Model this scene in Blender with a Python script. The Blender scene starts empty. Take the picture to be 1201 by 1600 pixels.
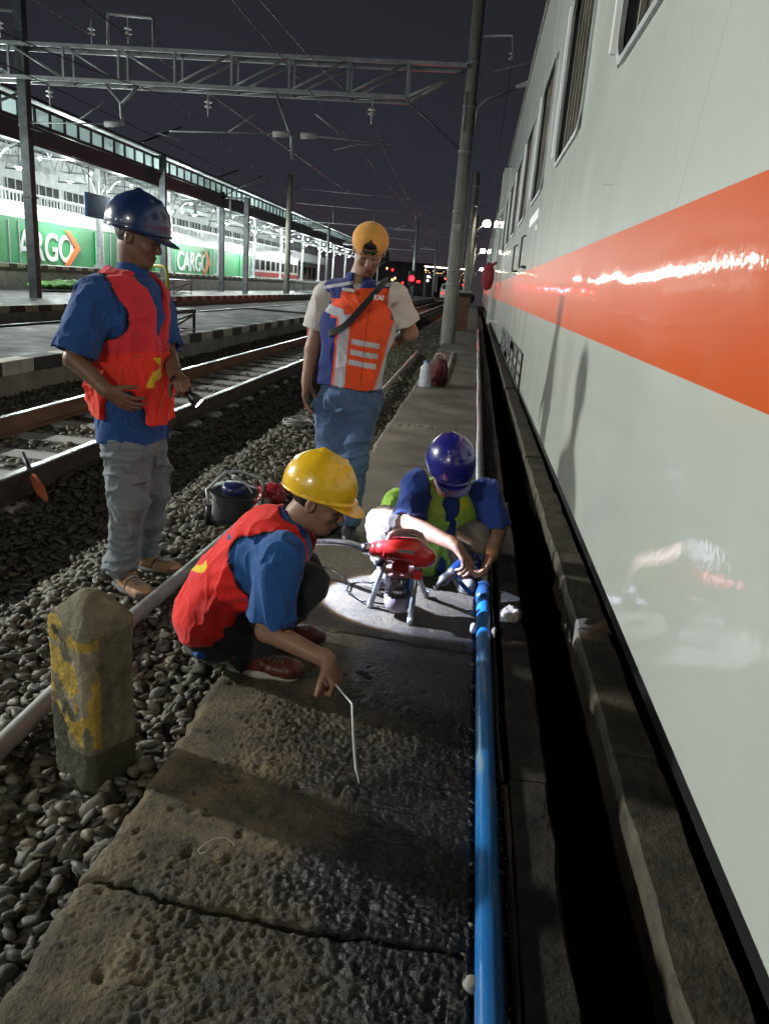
import bpy, bmesh, math, random
import numpy as np
from mathutils import Vector, Matrix
random.seed(7); rng = np.random.default_rng(11)
SC = bpy.context.scene; COL = SC.collection
# ------------------------------------------------------------------ camera
W0, H0, FPX, CAMH = 1201, 1600, 1178.0, 1.42
CXX, CYY = 600.5, 800.0
def nz(v): v = np.asarray(v, float); return v/np.linalg.norm(v)
_Y = nz([746-CXX, 455-CYY, FPX]); _D = np.array([300-CXX, 4700-CYY, FPX]); _D = nz(_D-_D.dot(_Y)*_Y)
_X = np.cross(_D, _Y); RW = np.array([_X, _Y, -_D])
def at(u, v, y=None, x=None, z=None):
    d = RW@np.array([u-CXX, v-CYY, FPX]); o = np.array([0, 0, CAMH])
    t = (z-CAMH)/d[2] if z is not None else (x/d[0] if x is not None else y/d[1])
    return o+t*d
cd = bpy.data.cameras.new('camera'); cam = bpy.data.objects.new('camera', cd); COL.objects.link(cam)
cd.sensor_fit = 'VERTICAL'; cd.sensor_height = 36; cd.lens = 36*FPX/H0; cd.clip_start = 0.05; cd.clip_end = 2000
M4 = Matrix.Identity(4)
for i in range(3):
    M4[i][0] = RW[i, 0]; M4[i][1] = -RW[i, 1]; M4[i][2] = -RW[i, 2]
M4.translation = (0, 0, CAMH); cam.matrix_world = M4; SC.camera = cam
# ------------------------------------------------------------------ world: night sky with a faint city glow
wd = bpy.data.worlds.new('World'); SC.world = wd; wd.use_nodes = True
wn = wd.node_tree; wn.nodes.clear()
wo = wn.nodes.new('ShaderNodeOutputWorld')
sky = wn.nodes.new('ShaderNodeTexSky'); sky.sky_type = 'NISHITA'; sky.sun_disc = False
sky.sun_elevation = math.radians(-4); sky.sun_rotation = math.radians(200)
b1 = wn.nodes.new('ShaderNodeBackground'); b1.inputs['Strength'].default_value = 0.004
wn.links.new(sky.outputs[0], b1.inputs[0])
tc = wn.nodes.new('ShaderNodeTexCoord'); sx = wn.nodes.new('ShaderNodeSeparateXYZ'); wn.links.new(tc.outputs['Generated'], sx.inputs[0])
cr = wn.nodes.new('ShaderNodeValToRGB'); wn.links.new(sx.outputs['Z'], cr.inputs[0])
e = cr.color_ramp.elements; e[0].position = 0.0; e[0].color = (0.046, 0.036, 0.044, 1)
e[1].position = 0.5; e[1].color = (0.0135, 0.0125, 0.0165, 1)
q = e.new(0.12); q.color = (0.026, 0.026, 0.036, 1)
q = e.new(0.28); q.color = (0.020, 0.020, 0.027, 1)
nzt = wn.nodes.new('ShaderNodeTexNoise'); nzt.inputs['Scale'].default_value = 2.2; nzt.inputs['Detail'].default_value = 4
wn.links.new(tc.outputs['Generated'], nzt.inputs['Vector'])
mr = wn.nodes.new('ShaderNodeMapRange'); mr.inputs[3].default_value = 0.75; mr.inputs[4].default_value = 1.25; wn.links.new(nzt.outputs[0], mr.inputs[0])
b2 = wn.nodes.new('ShaderNodeBackground'); wn.links.new(cr.outputs[0], b2.inputs[0]); wn.links.new(mr.outputs[0], b2.inputs['Strength'])
ad = wn.nodes.new('ShaderNodeAddShader'); wn.links.new(b1.outputs[0], ad.inputs[0]); wn.links.new(b2.outputs[0], ad.inputs[1]); wn.links.new(ad.outputs[0], wo.inputs[0])
SC.view_settings.view_transform = 'Standard'; SC.view_settings.look = 'None'
SC.view_settings.exposure = 0.0; SC.view_settings.gamma = 1.0
LAMP_W = 400.0; FLOOD_W = 7600.0; FILL_W = 1300.0; TORCH_W = 620.0
# ------------------------------------------------------------------ helpers
def tag(o, label=None, cat=None, group=None, kind=None):
    if label: o['label'] = label
    if cat: o['category'] = cat
    if group: o['group'] = group
    if kind: o['kind'] = kind
    return o
def empty(name, loc, label=None, cat=None, group=None, rz=0):
    o = bpy.data.objects.new(name, None); COL.objects.link(o); o.location = tuple(float(q) for q in loc); o.rotation_euler = (0, 0, rz)
    o.empty_display_size = 0.1
    return tag(o, label, cat, group)
def link(name, me, m=None, parent=None, world=False):
    o = bpy.data.objects.new(name, me); COL.objects.link(o)
    if m is not None:
        for k in (m if isinstance(m, (list, tuple)) else [m]): me.materials.append(k)
    if parent is not None:
        o.parent = parent
        if world:   # vertices given in world coordinates
            lp = Vector(parent.location)
            pp = parent.parent
            while pp is not None: lp += Vector(pp.location); pp = pp.parent
            me.transform(Matrix.Translation(-lp))
    return o
def np_mesh(name, V, F, smooth=True, col=None, mi=None):
    me = bpy.data.meshes.new(name); V = np.asarray(V, np.float32); F = np.asarray(F, np.int32); n = F.shape[1]
    me.vertices.add(len(V)); me.vertices.foreach_set('co', V.ravel())
    me.loops.add(F.size); me.loops.foreach_set('vertex_index', F.ravel())
    me.polygons.add(len(F)); me.polygons.foreach_set('loop_start', np.arange(0, F.size, n, dtype=np.int32))
    if smooth: me.polygons.foreach_set('use_smooth', np.ones(len(F), bool))
    if mi is not None: me.polygons.foreach_set('material_index', np.asarray(mi, np.int32))
    me.update(calc_edges=True)
    if col is not None:
        a = me.color_attributes.new('Col', 'FLOAT_COLOR', 'POINT')
        c = np.ones((len(V), 4), np.float32); c[:, :3] = col; a.data.foreach_set('color', c.ravel())
    return me
class MB:
    """collects shapes and links them as one mesh object"""
    def __init__(s): s.bm = bmesh.new(); s.mi = 0
    def _f(s, vs, smooth=False):
        try:
            f = s.bm.faces.new(vs); f.material_index = s.mi; f.smooth = smooth; return f
        except ValueError: return None
    def box(s, lo, hi, bev=0, M=None):
        lo = np.minimum(lo, hi).astype(float) if False else np.array(lo, float); hi = np.array(hi, float)
        l = np.minimum(lo, hi); h = np.maximum(lo, hi)
        vs = [s.bm.verts.new((x, y, z)) for z in (l[2], h[2]) for y in (l[1], h[1]) for x in (l[0], h[0])]
        fs = [s._f([vs[i] for i in q]) for q in ((0, 2, 3, 1), (4, 5, 7, 6), (0, 1, 5, 4), (2, 6, 7, 3), (0, 4, 6, 2), (1, 3, 7, 5))]
        if bev > 0:
            es = list({e for f in fs for e in f.edges})
            r = bmesh.ops.bevel(s.bm, geom=es, offset=bev, segments=2, affect='EDGES', profile=0.6)
            for f in r['faces']: f.material_index = s.mi
            vs = list({v for f in r['faces'] for v in f.verts} | {v for v in vs if v.is_valid})
        if M is not None: bmesh.ops.transform(s.bm, matrix=M, verts=[v for v in vs if v.is_valid])
        return vs
    def obox(s, c, size, M3, bev=0):
        M = Matrix.Translation(tuple(c)) @ Matrix([list(r)+[0] for r in np.asarray(M3).T]+[[0, 0, 0, 1]])
        sz = np.array(size)/2
        return s.box(-sz, sz, bev, M)
    def tube(s, pts, r, n=10, caps=True, smooth=True, closed=False):
        pts = [np.array(p, float) for p in pts]; m = len(pts)
        rs = r if hasattr(r, '__len__') else [r]*m
        t0 = nz(pts[1]-pts[0]); up = np.array([0, 0, 1.]) if abs(t0[2]) < .9 else np.array([1., 0, 0])
        nrm = nz(np.cross(t0, up)); rings = []
        for i in range(m):
            if closed: t = nz(pts[(i+1) % m]-pts[i-1])
            else: t = nz(pts[min(i+1, m-1)]-pts[max(i-1, 0)])
            nrm = nz(nrm-nrm.dot(t)*t); b = np.cross(t, nrm)
            rings.append([s.bm.verts.new(tuple(pts[i]+rs[i]*(math.cos(a)*nrm+math.sin(a)*b))) for a in (2*math.pi*k/n for k in range(n))])
        for i in range(m if closed else m-1):
            A, B = rings[i], rings[(i+1) % m]
            for k in range(n): s._f([A[k], A[(k+1) % n], B[(k+1) % n], B[k]], smooth)
        if caps and not closed: s._f(rings[0][::-1]); s._f(rings[-1])
    def lathe(s, prof, n=24, M=None, smooth=True):
        """prof: list of (r, z), turned about z"""
        rings = []; vs = []
        for r, z in prof:
            if r < 1e-6: v = s.bm.verts.new((0, 0, z)); rings.append([v]*n); vs.append(v)
            else:
                rg = [s.bm.verts.new((r*math.cos(2*math.pi*k/n), r*math.sin(2*math.pi*k/n), z)) for k in range(n)]; rings.append(rg); vs += rg
        for A, B in zip(rings[:-1], rings[1:]):
            for k in range(n):
                q = [A[k], A[(k+1) % n], B[(k+1) % n], B[k]]; q = [v for i, v in enumerate(q) if v not in q[:i]]
                if len(q) > 2: s._f(q, smooth)
        if M is not None: bmesh.ops.transform(s.bm, matrix=M, verts=vs)
    def prism(s, poly, axis, a, b):
        """poly: 2D points in the two other axes, extruded along axis from a to b"""
        def P(p, t):
            if axis == 'x': return (t, p[0], p[1])
            if axis == 'y': return (p[0], t, p[1])
            return (p[0], p[1], t)
        A = [s.bm.verts.new(P(p, a)) for p in poly]; B = [s.bm.verts.new(P(p, b)) for p in poly]; n = len(poly)
        s._f(A[::-1]); s._f(B)
        for k in range(n): s._f([A[k], A[(k+1) % n], B[(k+1) % n], B[k]])
    def quad(s, a, b, c, d): return s._f([s.bm.verts.new(tuple(float(t) for t in p)) for p in (a, b, c, d)])
    def build(s, name, m, parent=None, world=False):
        bmesh.ops.recalc_face_normals(s.bm, faces=s.bm.faces[:])
        me = bpy.data.meshes.new(name); s.bm.to_mesh(me); s.bm.free(); return link(name, me, m, parent, world)
def axis_mat(p, d, up=(0, 0, 1)):
    """matrix taking local z to direction d at p"""
    d = Vector(tuple(d)).normalized(); return Matrix.Translation(tuple(p)) @ d.to_track_quat('Z', 'Y').to_matrix().to_4x4()
# ---- materials
def mat(name, base=(.5, .5, .5), rough=.6, metal=0., base2=None, scale=6., bump=0., bscale=40., coat=0., attr=False, emit=None, estr=0., spec=.5, mixlo=.35, mixhi=.65, rvar=0., detail=6, sheen=0., trans=0., stretch=(1, 1, 1), bdist=.01, base3=None, scale3=30.):
    m = bpy.data.materials.new(name); m.use_nodes = True; nt = m.node_tree; p = nt.nodes['Principled BSDF']
    def S(k, v):
        if k in p.inputs: p.inputs[k].default_value = v
    S('Base Color', (*base, 1)); S('Roughness', rough); S('Metallic', metal); S('Coat Weight', coat); S('Coat Roughness', .06); S('Specular IOR Level', spec)
    S('Sheen Weight', sheen); S('Transmission Weight', trans)
    if emit: S('Emission Color', (*emit, 1)); S('Emission Strength', estr)
    t = nt.nodes.new('ShaderNodeTexCoord'); mp = nt.nodes.new('ShaderNodeMapping'); mp.inputs['Scale'].default_value = stretch
    nt.links.new(t.outputs['Object'], mp.inputs[0])
    def noise(sc, det=detail):
        n = nt.nodes.new('ShaderNodeTexNoise'); n.inputs['Scale'].default_value = sc; n.inputs['Detail'].default_value = det; n.inputs['Roughness'].default_value = .62
        nt.links.new(mp.outputs[0], n.inputs['Vector']); return n
    def rng_(n, a, b, lo, hi):
        r = nt.nodes.new('ShaderNodeMapRange'); r.inputs[1].default_value = a; r.inputs[2].default_value = b; r.inputs[3].default_value = lo; r.inputs[4].default_value = hi
        nt.links.new(n.outputs[0], r.inputs[0]); return r
    cur = None
    if attr:
        a = nt.nodes.new('ShaderNodeAttribute'); a.attribute_name = 'Col'; cur = a.outputs['Color']
    if base2 is not None:
        n = noise(scale); r = rng_(n, mixlo, mixhi, 0, 1)
        mx = nt.nodes.new('ShaderNodeMix'); mx.data_type = 'RGBA'; nt.links.new(r.outputs[0], mx.inputs[0])
        mx.inputs[6].default_value = (*base, 1); mx.inputs[7].default_value = (*base2, 1)
        if attr:
            mx.blend_type = 'MULTIPLY'; nt.links.new(cur, mx.inputs[6])
        cur = mx.outputs[2]
    if base3 is not None:
        n = noise(scale3); r = rng_(n, .55, .66, 0, 1)
        mx = nt.nodes.new('ShaderNodeMix'); mx.data_type = 'RGBA'; nt.links.new(r.outputs[0], mx.inputs[0])
        nt.links.new(cur, mx.inputs[6]); mx.inputs[7].default_value = (*base3, 1); cur = mx.outputs[2]
    if cur is not None: nt.links.new(cur, p.inputs['Base Color'])
    if rvar: n = noise(scale*1.7); r = rng_(n, .3, .7, max(0, rough-rvar), min(1, rough+rvar)); nt.links.new(r.outputs[0], p.inputs['Roughness'])
    if bump:
        n = noise(bscale); bp = nt.nodes.new('ShaderNodeBump'); bp.inputs['Strength'].default_value = bump; bp.inputs['Distance'].default_value = bdist
        nt.links.new(n.outputs[0], bp.inputs['Height']); nt.links.new(bp.outputs[0], p.inputs['Normal'])
    return m
def emis(name, col, s):
    m = bpy.data.materials.new(name); m.use_nodes = True; nt = m.node_tree; nt.nodes.clear()
    o = nt.nodes.new('ShaderNodeOutputMaterial'); e = nt.nodes.new('ShaderNodeEmission'); e.inputs[0].default_value = (*col, 1); e.inputs[1].default_value = s
    nt.links.new(e.outputs[0], o.inputs[0]); return m
# ---- value noise
def _h(ix, iy, iz, s):
    n = (ix.astype(np.int64)*374761393+iy.astype(np.int64)*668265263+iz.astype(np.int64)*1442695041+s*97531) & 0x7fffffff
    n = ((n ^ (n >> 13))*1274126177) & 0x7fffffff
    n = n ^ (n >> 16); return (n & 0xffff)/65535.0
def vn(P, s=0):
    i = np.floor(P).astype(np.int64); f = P-i; f = f*f*(3-2*f); r = 0
    for dx in (0, 1):
        wx = f[:, 0] if dx else 1-f[:, 0]
        for dy in (0, 1):
            wy = f[:, 1] if dy else 1-f[:, 1]
            for dz in (0, 1):
                wz = f[:, 2] if dz else 1-f[:, 2]
                r = r+_h(i[:, 0]+dx, i[:, 1]+dy, i[:, 2]+dz, s)*wx*wy*wz
    return r*2-1
def fbm(P, o=4, s=0):
    r = 0; a = 1.; t = 0
    for k in range(o): r = r+a*vn(P*(2.03**k)+k*7.3, s+k); t += a; a *= .5
    return r/t
# ------------------------------------------------------------------ signed distance modelling
class Pr:
    def __init__(s, fn, lo, hi): s.fn, s.lo, s.hi = fn, np.array(lo, float), np.array(hi, float)
def V3(*a): return np.array(a, float)
def cap(a, b, ra, rb=None, ax=None, sq=1.):
    a = np.array(a, float); b = np.array(b, float); rb = ra if rb is None else rb; ba = b-a; L = ba.dot(ba)+1e-9
    if ax is not None: ax = nz(np.array(ax, float)-np.dot(ax, ba)/L*ba)
    def fn(P):
        pa = P-a
        if ax is not None: pa = pa+np.outer(pa@ax*(1/sq-1), ax)
        t = np.clip(pa@ba/L, 0, 1); d = np.linalg.norm(pa-t[:, None]*ba, axis=1)-(ra+(rb-ra)*t)
        return d*(sq if ax is not None and sq < 1 else 1)
    m = max(ra, rb)*max(1, sq); return Pr(fn, np.minimum(a, b)-m, np.maximum(a, b)+m)
def ell(c, r, fr=None):
    c = np.array(c, float); r = np.array(r, float); fr = np.eye(3) if fr is None else np.array(fr, float)
    def fn(P):
        q = (P-c)@fr.T; k0 = np.linalg.norm(q/r, axis=1); k1 = np.linalg.norm(q/(r*r), axis=1)+1e-9
        return k0*(k0-1)/k1
    m = r.max(); return Pr(fn, c-m, c+m)
def bxp(c, hs, fr=None, rd=.01):
    c = np.array(c, float); hs = np.array(hs, float)-rd; fr = np.eye(3) if fr is None else np.array(fr, float)
    def fn(P):
        q = np.abs((P-c)@fr.T)-hs; return np.linalg.norm(np.maximum(q, 0), axis=1)+np.minimum(q.max(axis=1), 0)-rd
    m = np.linalg.norm(hs+rd); return Pr(fn, c-m, c+m)
def pln(c, n):
    """negative on the side n points away from"""
    c = np.array(c, float); n = nz(n); return Pr(lambda P: (P-c)@n, (-9, -9, -9), (9, 9, 9))
def both(a, b): return Pr(lambda P: np.maximum(a.fn(P), b.fn(P)), a.lo, a.hi)
def minus(a, b): return Pr(lambda P: np.maximum(a.fn(P), -b.fn(P)), a.lo, a.hi)
def inflate(p, r): return Pr(lambda P: p.fn(P)-r, p.lo-r, p.hi+r)
def apply_ops(ops, P, idx=None):
    d = np.full(len(P), 9.)
    for i in (range(len(ops)) if idx is None else idx):
        kd, p, k = ops[i]; f = p.fn(P)
        if kd == 'u':
            if k > 0: h = np.maximum(k-np.abs(d-f), 0)/k; d = np.minimum(d, f)-h*h*k*.25
            else: d = np.minimum(d, f)
        else:
            g = -f if kd == 's' else f
            if k > 0: h = np.maximum(k-np.abs(d-g), 0)/k; d = np.maximum(d, g)+h*h*k*.25
            else: d = np.maximum(d, g)
    return d
def sdf_mesh(name, ops, vox, disp=None, col=None, smooth=True):
    us = [o for o in ops if o[0] == 'u']
    lo = np.min([o[1].lo for o in us], axis=0)-.03; hi = np.max([o[1].hi for o in us], axis=0)+.03
    B = 12; nb = np.ceil((hi-lo)/(vox*B)).astype(int); nb = np.maximum(nb, 1); N = nb*B+1
    F = np.ones(N, np.float32); bs = vox*B; hd = bs*.87
    bi = np.stack(np.meshgrid(*[np.arange(n) for n in nb], indexing='ij'), -1).reshape(-1, 3)
    C = lo+(bi+.5)*bs; D = np.array([o[1].fn(C) for o in ops]); comp = apply_ops(ops, C)
    g = np.stack(np.meshgrid(*[np.arange(B+1)]*3, indexing='ij'), -1).reshape(-1, 3)*vox
    for j in range(len(bi)):
        a = bi[j]*B
        if abs(comp[j]) > hd*1.35+.035:
            F[a[0]:a[0]+B+1, a[1]:a[1]+B+1, a[2]:a[2]+B+1] = 1 if comp[j] > 0 else -1
    for j in range(len(bi)):
        if abs(comp[j]) > hd*1.35+.035: continue
        a = bi[j]*B
        idx = [i for i, o in enumerate(ops) if (D[i, j] > -(hd*1.2+o[2]+.03) if o[0] == 'i' else D[i, j] < hd*1.25+o[2]+.03)]
        P = lo+a*vox+g; d = apply_ops(ops, P, idx)
        if disp is not None:
            n = np.abs(d) < .04
            if n.any(): d[n] = d[n]+disp(P[n])
        F[a[0]:a[0]+B+1, a[1]:a[1]+B+1, a[2]:a[2]+B+1] = d.reshape(B+1, B+1, B+1)
    # surface nets
    S = F < 0; cnt = np.zeros(N-1, np.int8)
    for dx in (0, 1):
        for dy in (0, 1):
            for dz in (0, 1): cnt += S[dx:N[0]-1+dx, dy:N[1]-1+dy, dz:N[2]-1+dz]
    act = np.argwhere((cnt > 0) & (cnt < 8)); vid = np.full(N-1, -1, np.int32); vid[act[:, 0], act[:, 1], act[:, 2]] = np.arange(len(act))
    cs = np.array([[i >> 2 & 1, i >> 1 & 1, i & 1] for i in range(8)]); vals = np.stack([F[act[:, 0]+c[0], act[:, 1]+c[1], act[:, 2]+c[2]] for c in cs], 1)
    acc = np.zeros((len(act), 3)); num = np.zeros(len(act))
    for i in range(8):
        for bit in (1, 2, 4):
            k = i | bit
            if k == i: continue
            x, y = vals[:, i], vals[:, k]; m = (x < 0) != (y < 0); t = np.where(m, x/np.where(m, x-y, 1), 0)
            acc += m[:, None]*(cs[i]+t[:, None]*(cs[k]-cs[i])); num += m
    V = lo+(act+acc/num[:, None])*vox; Q = []
    for ax in range(3):
        sl0 = [slice(1, -1)]*3; sl1 = [slice(1, -1)]*3; sl0[ax] = slice(0, -1); sl1[ax] = slice(1, None)
        s0 = S[tuple(sl0)]; s1 = S[tuple(sl1)]; o1, o2 = (ax+1) % 3, (ax+2) % 3
        for inside_first in (True, False):
            e = np.argwhere((s0 & ~s1) if inside_first else (~s0 & s1))
            if not len(e): continue
            off = np.ones(3, int); off[ax] = 0; e = e+off
            def at_(da, db):
                c = e.copy(); c[:, o1] -= da; c[:, o2] -= db; return vid[c[:, 0], c[:, 1], c[:, 2]]
            q = np.stack([at_(1, 1), at_(0, 1), at_(0, 0), at_(1, 0)], 1)
            Q.append(q if inside_first else q[:, ::-1])
    Q = np.concatenate(Q); Q = Q[(Q >= 0).all(1)]
    return np_mesh(name, V, Q, smooth, col(V) if col is not None else None)
def sdf_obj(name, ops, vox, m, parent=None, disp=None, col=None):
    return link(name, sdf_mesh(name, ops, vox, disp, col), m, parent, True)
def U(p, k=.02): return ('u', p, k)
def SB(p, k=.0): return ('s', p, k)
def IN(p, k=.0): return ('i', p, k)
def damp(f, c, r0=.08, r1=.16):
    c = np.array(c, float)
    return lambda P: f(P)*np.clip((np.linalg.norm(P-c, axis=1)-r0)/(r1-r0), .12, 1)
def folds(amp, sc=(14, 14, 5), seed=0, fine=.35):
    sc = np.array(sc, float)
    def f(P):
        w = P+np.stack([vn(P*4, seed+3), vn(P*4, seed+4), vn(P*4, seed+5)], 1)*.09
        a = vn(w*sc*.62, seed); b = vn(w*sc*1.5+5, seed+1); c = vn(w*sc*3.1+9, seed+2); g = .5+.5*vn(P*4.2+2, seed+7)
        r = lambda q: (1-np.abs(q))**5
        return -amp*(.55+.9*g)*(1.9*r(a)+1.15*r(b)+.5*r(c)-1.0)
    return f
# ------------------------------------------------------------------ materials
M = {}
M['concrete'] = mat('concrete', (.20, .195, .17), .8, base2=(.33, .32, .28), scale=3, bump=.5, bscale=25, rvar=.15)
M['concrete_dark'] = mat('concrete_dark', (.06, .055, .045), .75, base2=(.15, .135, .11), scale=4, bump=.6, bscale=30, rvar=.15)
M['pole_concrete'] = mat('pole_concrete', (.22, .21, .19), .75, base2=(.33, .32, .29), scale=2.5, bump=.25, bscale=30, stretch=(3, 3, .6))
M['asphalt'] = mat('asphalt', (.045, .047, .05), .6, base2=(.075, .077, .08), scale=1.3, bump=.3, bscale=60, rvar=.2)
M['paint_white'] = mat('paint_white', (.55, .55, .5), .6, base2=(.35, .34, .3), scale=5, bump=.2)
M['paint_cream'] = mat('paint_cream', (.52, .50, .34), .6, base2=(.3, .29, .2), scale=5, bump=.2)
M['paint_black'] = mat('paint_black', (.02, .021, .024), .55, base2=(.05, .05, .05), scale=6, bump=.2)
M['steel_dark'] = mat('steel_dark', (.05, .055, .065), .5, .3, base2=(.11, .12, .13), scale=3)
M['steel_galv'] = mat('steel_galv', (.30, .32, .34), .45, .5, base2=(.45, .47, .48), scale=4, bump=.1)
M['steel_white'] = mat('steel_white', (.6, .62, .63), .5, base2=(.45, .47, .48), scale=2)
M['rail_top'] = mat('rail_top', (.75, .76, .78), .28, 1.0, base2=(.5, .5, .5), scale=20)
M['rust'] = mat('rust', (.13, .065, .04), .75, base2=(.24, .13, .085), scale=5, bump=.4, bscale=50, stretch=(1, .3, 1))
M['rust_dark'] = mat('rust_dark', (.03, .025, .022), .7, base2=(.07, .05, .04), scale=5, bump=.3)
M['sleeper'] = mat('sleeper', (.22, .22, .21), .8, base2=(.36, .36, .35), scale=6, bump=.5, bscale=30)
M['ballast_soil'] = mat('ballast_soil', (.03, .028, .024), .95, base2=(.07, .065, .055), scale=30, bump=1., bscale=60)
M['stone'] = mat('stone', attr=True, rough=.62, base2=(.55, .52, .45), scale=18, bump=.35, bscale=70, rvar=.15)
M['galvroof'] = mat('galvroof', (.42, .45, .47), .5, .2, base2=(.55, .57, .58), scale=2)
M['panel'] = mat('panel', (.5, .56, .56), .35, base2=(.6, .66, .65), scale=1.2)
def translucent(m, f):
    nt = m.node_tree; p = nt.nodes['Principled BSDF']; o = [n for n in nt.nodes if n.type == 'OUTPUT_MATERIAL'][0]; t = nt.nodes.new('ShaderNodeBsdfTranslucent'); t.inputs[0].default_value = (.7, .78, .78, 1); x = nt.nodes.new('ShaderNodeMixShader'); x.inputs[0].default_value = f
    nt.links.new(p.outputs[0], x.inputs[1]); nt.links.new(t.outputs[0], x.inputs[2]); nt.links.new(x.outputs[0], o.inputs[0])
M['glazing'] = mat('glazing', (.5, .56, .56), .35, base2=(.6, .66, .65), scale=1.2); translucent(M['glazing'], .75)
M['beam_dark'] = mat('beam_dark', (.07, .08, .10), .5, base2=(.10, .115, .13), scale=.7)
M['green'] = mat('green', (.03, .26, .09), .4, base2=(.05, .33, .13), scale=1)
M['white_gloss'] = mat('white_gloss', (.72, .73, .72), .35)
M['orange_flat'] = mat('orange_flat', (.75, .16, .03), .45)
M['blue_sign'] = mat('blue_sign', (.012, .035, .12), .85, spec=.2)
M['yellow_rail'] = mat('yellow_rail', (.75, .58, .06), .4)
M['black_metal'] = mat('black_metal', (.018, .018, .02), .45, .3)
M['chrome'] = mat('chrome', (.62, .63, .65), .22, 1.0, base2=(.4, .4, .42), scale=30)
M['black_plastic'] = mat('black_plastic', (.015, .015, .017), .35, bump=.05)
M['red_paint'] = mat('red_paint', (.55, .025, .02), .3, coat=.4, base2=(.42, .02, .02), scale=9)
M['rubber'] = mat('rubber', (.012, .012, .012), .8)
M['lamp_white'] = emis('lamp_white', (.93, .97, 1.), 60)
M['lamp_far'] = emis('lamp_far', (1, .88, .7), 45)
M['lamp_red'] = emis('lamp_red', (1, .012, .02), 9)
M['glass_dark'] = mat('glass_dark', (.008, .009, .01), .12, spec=.8)
M['pvc'] = mat('pvc', (.30, .30, .30), .4, base2=(.20, .19, .18), scale=7, bump=.1, rvar=.1)
# blue pipe, with worn pale rubbings along its length
M['blue_pipe'] = mat('blue_pipe', (.012, .12, .40), .32, base2=(.02, .20, .52), scale=3, stretch=(7, .7, 7), rvar=.15, mixlo=.3, mixhi=.7, base3=(.17, .27, .34), scale3=4.5)
def paint(name, c, c2):
    m = mat(name, c, .45, base2=c2, scale=.9, coat=.75, mixlo=.3, mixhi=.7, spec=.08)
    m.node_tree.nodes['Principled BSDF'].inputs['Coat Roughness'].default_value = .045
    nt = m.node_tree; p = nt.nodes['Principled BSDF']; t = [n for n in nt.nodes if n.type == 'TEX_COORD'][0]
    a = nt.nodes.new('ShaderNodeTexNoise'); a.inputs['Scale'].default_value = 1.6; a.inputs['Detail'].default_value = 1
    b = nt.nodes.new('ShaderNodeTexNoise'); b.inputs['Scale'].default_value = 38; b.inputs['Detail'].default_value = 2
    nt.links.new(t.outputs['Object'], a.inputs[0]); nt.links.new(t.outputs['Object'], b.inputs[0])
    b1_ = nt.nodes.new('ShaderNodeBump'); b1_.inputs['Strength'].default_value = 1; b1_.inputs['Distance'].default_value = .011
    b2_ = nt.nodes.new('ShaderNodeBump'); b2_.inputs['Strength'].default_value = .6; b2_.inputs['Distance'].default_value = .0005
    nt.links.new(a.outputs[0], b1_.inputs['Height']); nt.links.new(b.outputs[0], b2_.inputs['Height']); nt.links.new(b1_.outputs[0], b2_.inputs['Normal'])
    nt.links.new(b2_.outputs[0], p.inputs['Normal']); nt.links.new(b2_.outputs[0], p.inputs['Coat Normal'])
    # fine scratches: thin dark threads
    v = nt.nodes.new('ShaderNodeTexVoronoi'); v.feature = 'DISTANCE_TO_EDGE'; v.inputs['Scale'].default_value = .55
    wv = nt.nodes.new('ShaderNodeMapping'); wv.inputs['Scale'].default_value = (1, 1.2, .35); wv.inputs['Rotation'].default_value = (.7, 0, 0)
    nt.links.new(t.outputs['Object'], wv.inputs[0]); nt.links.new(wv.outputs[0], v.inputs['Vector'])
    mr_ = nt.nodes.new('ShaderNodeMapRange'); mr_.inputs[1].default_value = 0; mr_.inputs[2].default_value = .0009; mr_.inputs[3].default_value = .72; mr_.inputs[4].default_value = 1
    nt.links.new(v.outputs['Distance'], mr_.inputs[0])
    old = p.inputs['Base Color'].links[0].from_socket
    mx = nt.nodes.new('ShaderNodeMix'); mx.data_type = 'RGBA'; mx.blend_type = 'MULTIPLY'; mx.inputs[0].default_value = 1
    nt.links.new(old, mx.inputs[6]); nt.links.new(mr_.outputs[0], mx.inputs[7]); nt.links.new(mx.outputs[2], p.inputs['Base Color'])
    return m
M['coach_white'] = paint('coach_white', (.455, .50, .455), (.51, .55, .51))
M['coach_orange'] = paint('coach_orange', (.55, .075, .004), (.60, .085, .005)); M['coach_orange'].node_tree.nodes['Principled BSDF'].inputs['Coat Weight'].default_value = .32
M['coach_roof'] = mat('coach_roof', (.25, .25, .23), .6, base2=(.38, .37, .33), scale=2)
# ------------------------------------------------------------------ setting: ground, path, drain
GZ = -.12
def ground_h(x, y):
    P = np.stack([x*1.5, y*1.5, x*0], 1); h = GZ+.03*fbm(P, 3, 5)
    h = h-.12*np.clip((-1.85-x)/.25, 0, 1)*np.clip((x+2.6)/.25, 0, 1)+np.clip((-2.4-x)/.2, 0, 1)*.035; return h
g = MB()
g.box((-140, -40, -1.2), (-.845, 300, -.9)); g.build('soil_base', M['ballast_soil']).__setitem__('kind', 'structure')
# ballast bed sheet
xs = np.concatenate([np.linspace(-30, -6, 20), np.arange(-5.8, -.79, .05)]); ys = np.concatenate([np.linspace(-12, 0, 12), np.arange(.2, 14, .06), np.linspace(14.2, 90, 120), [130, 200, 300]])
gx, gy = np.meshgrid(xs, ys, indexing='ij'); V = np.stack([gx.ravel(), gy.ravel(), ground_h(gx.ravel(), gy.ravel())], 1)
i = np.arange((len(xs)-1)*(len(ys)-1)); a = i//(len(ys)-1)*len(ys)+i % (len(ys)-1)
Fq = np.stack([a, a+len(ys), a+len(ys)+1, a+1], 1)
tag(link('ground', np_mesh('ground', V, Fq), M['ballast_soil']), kind='structure')
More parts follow.
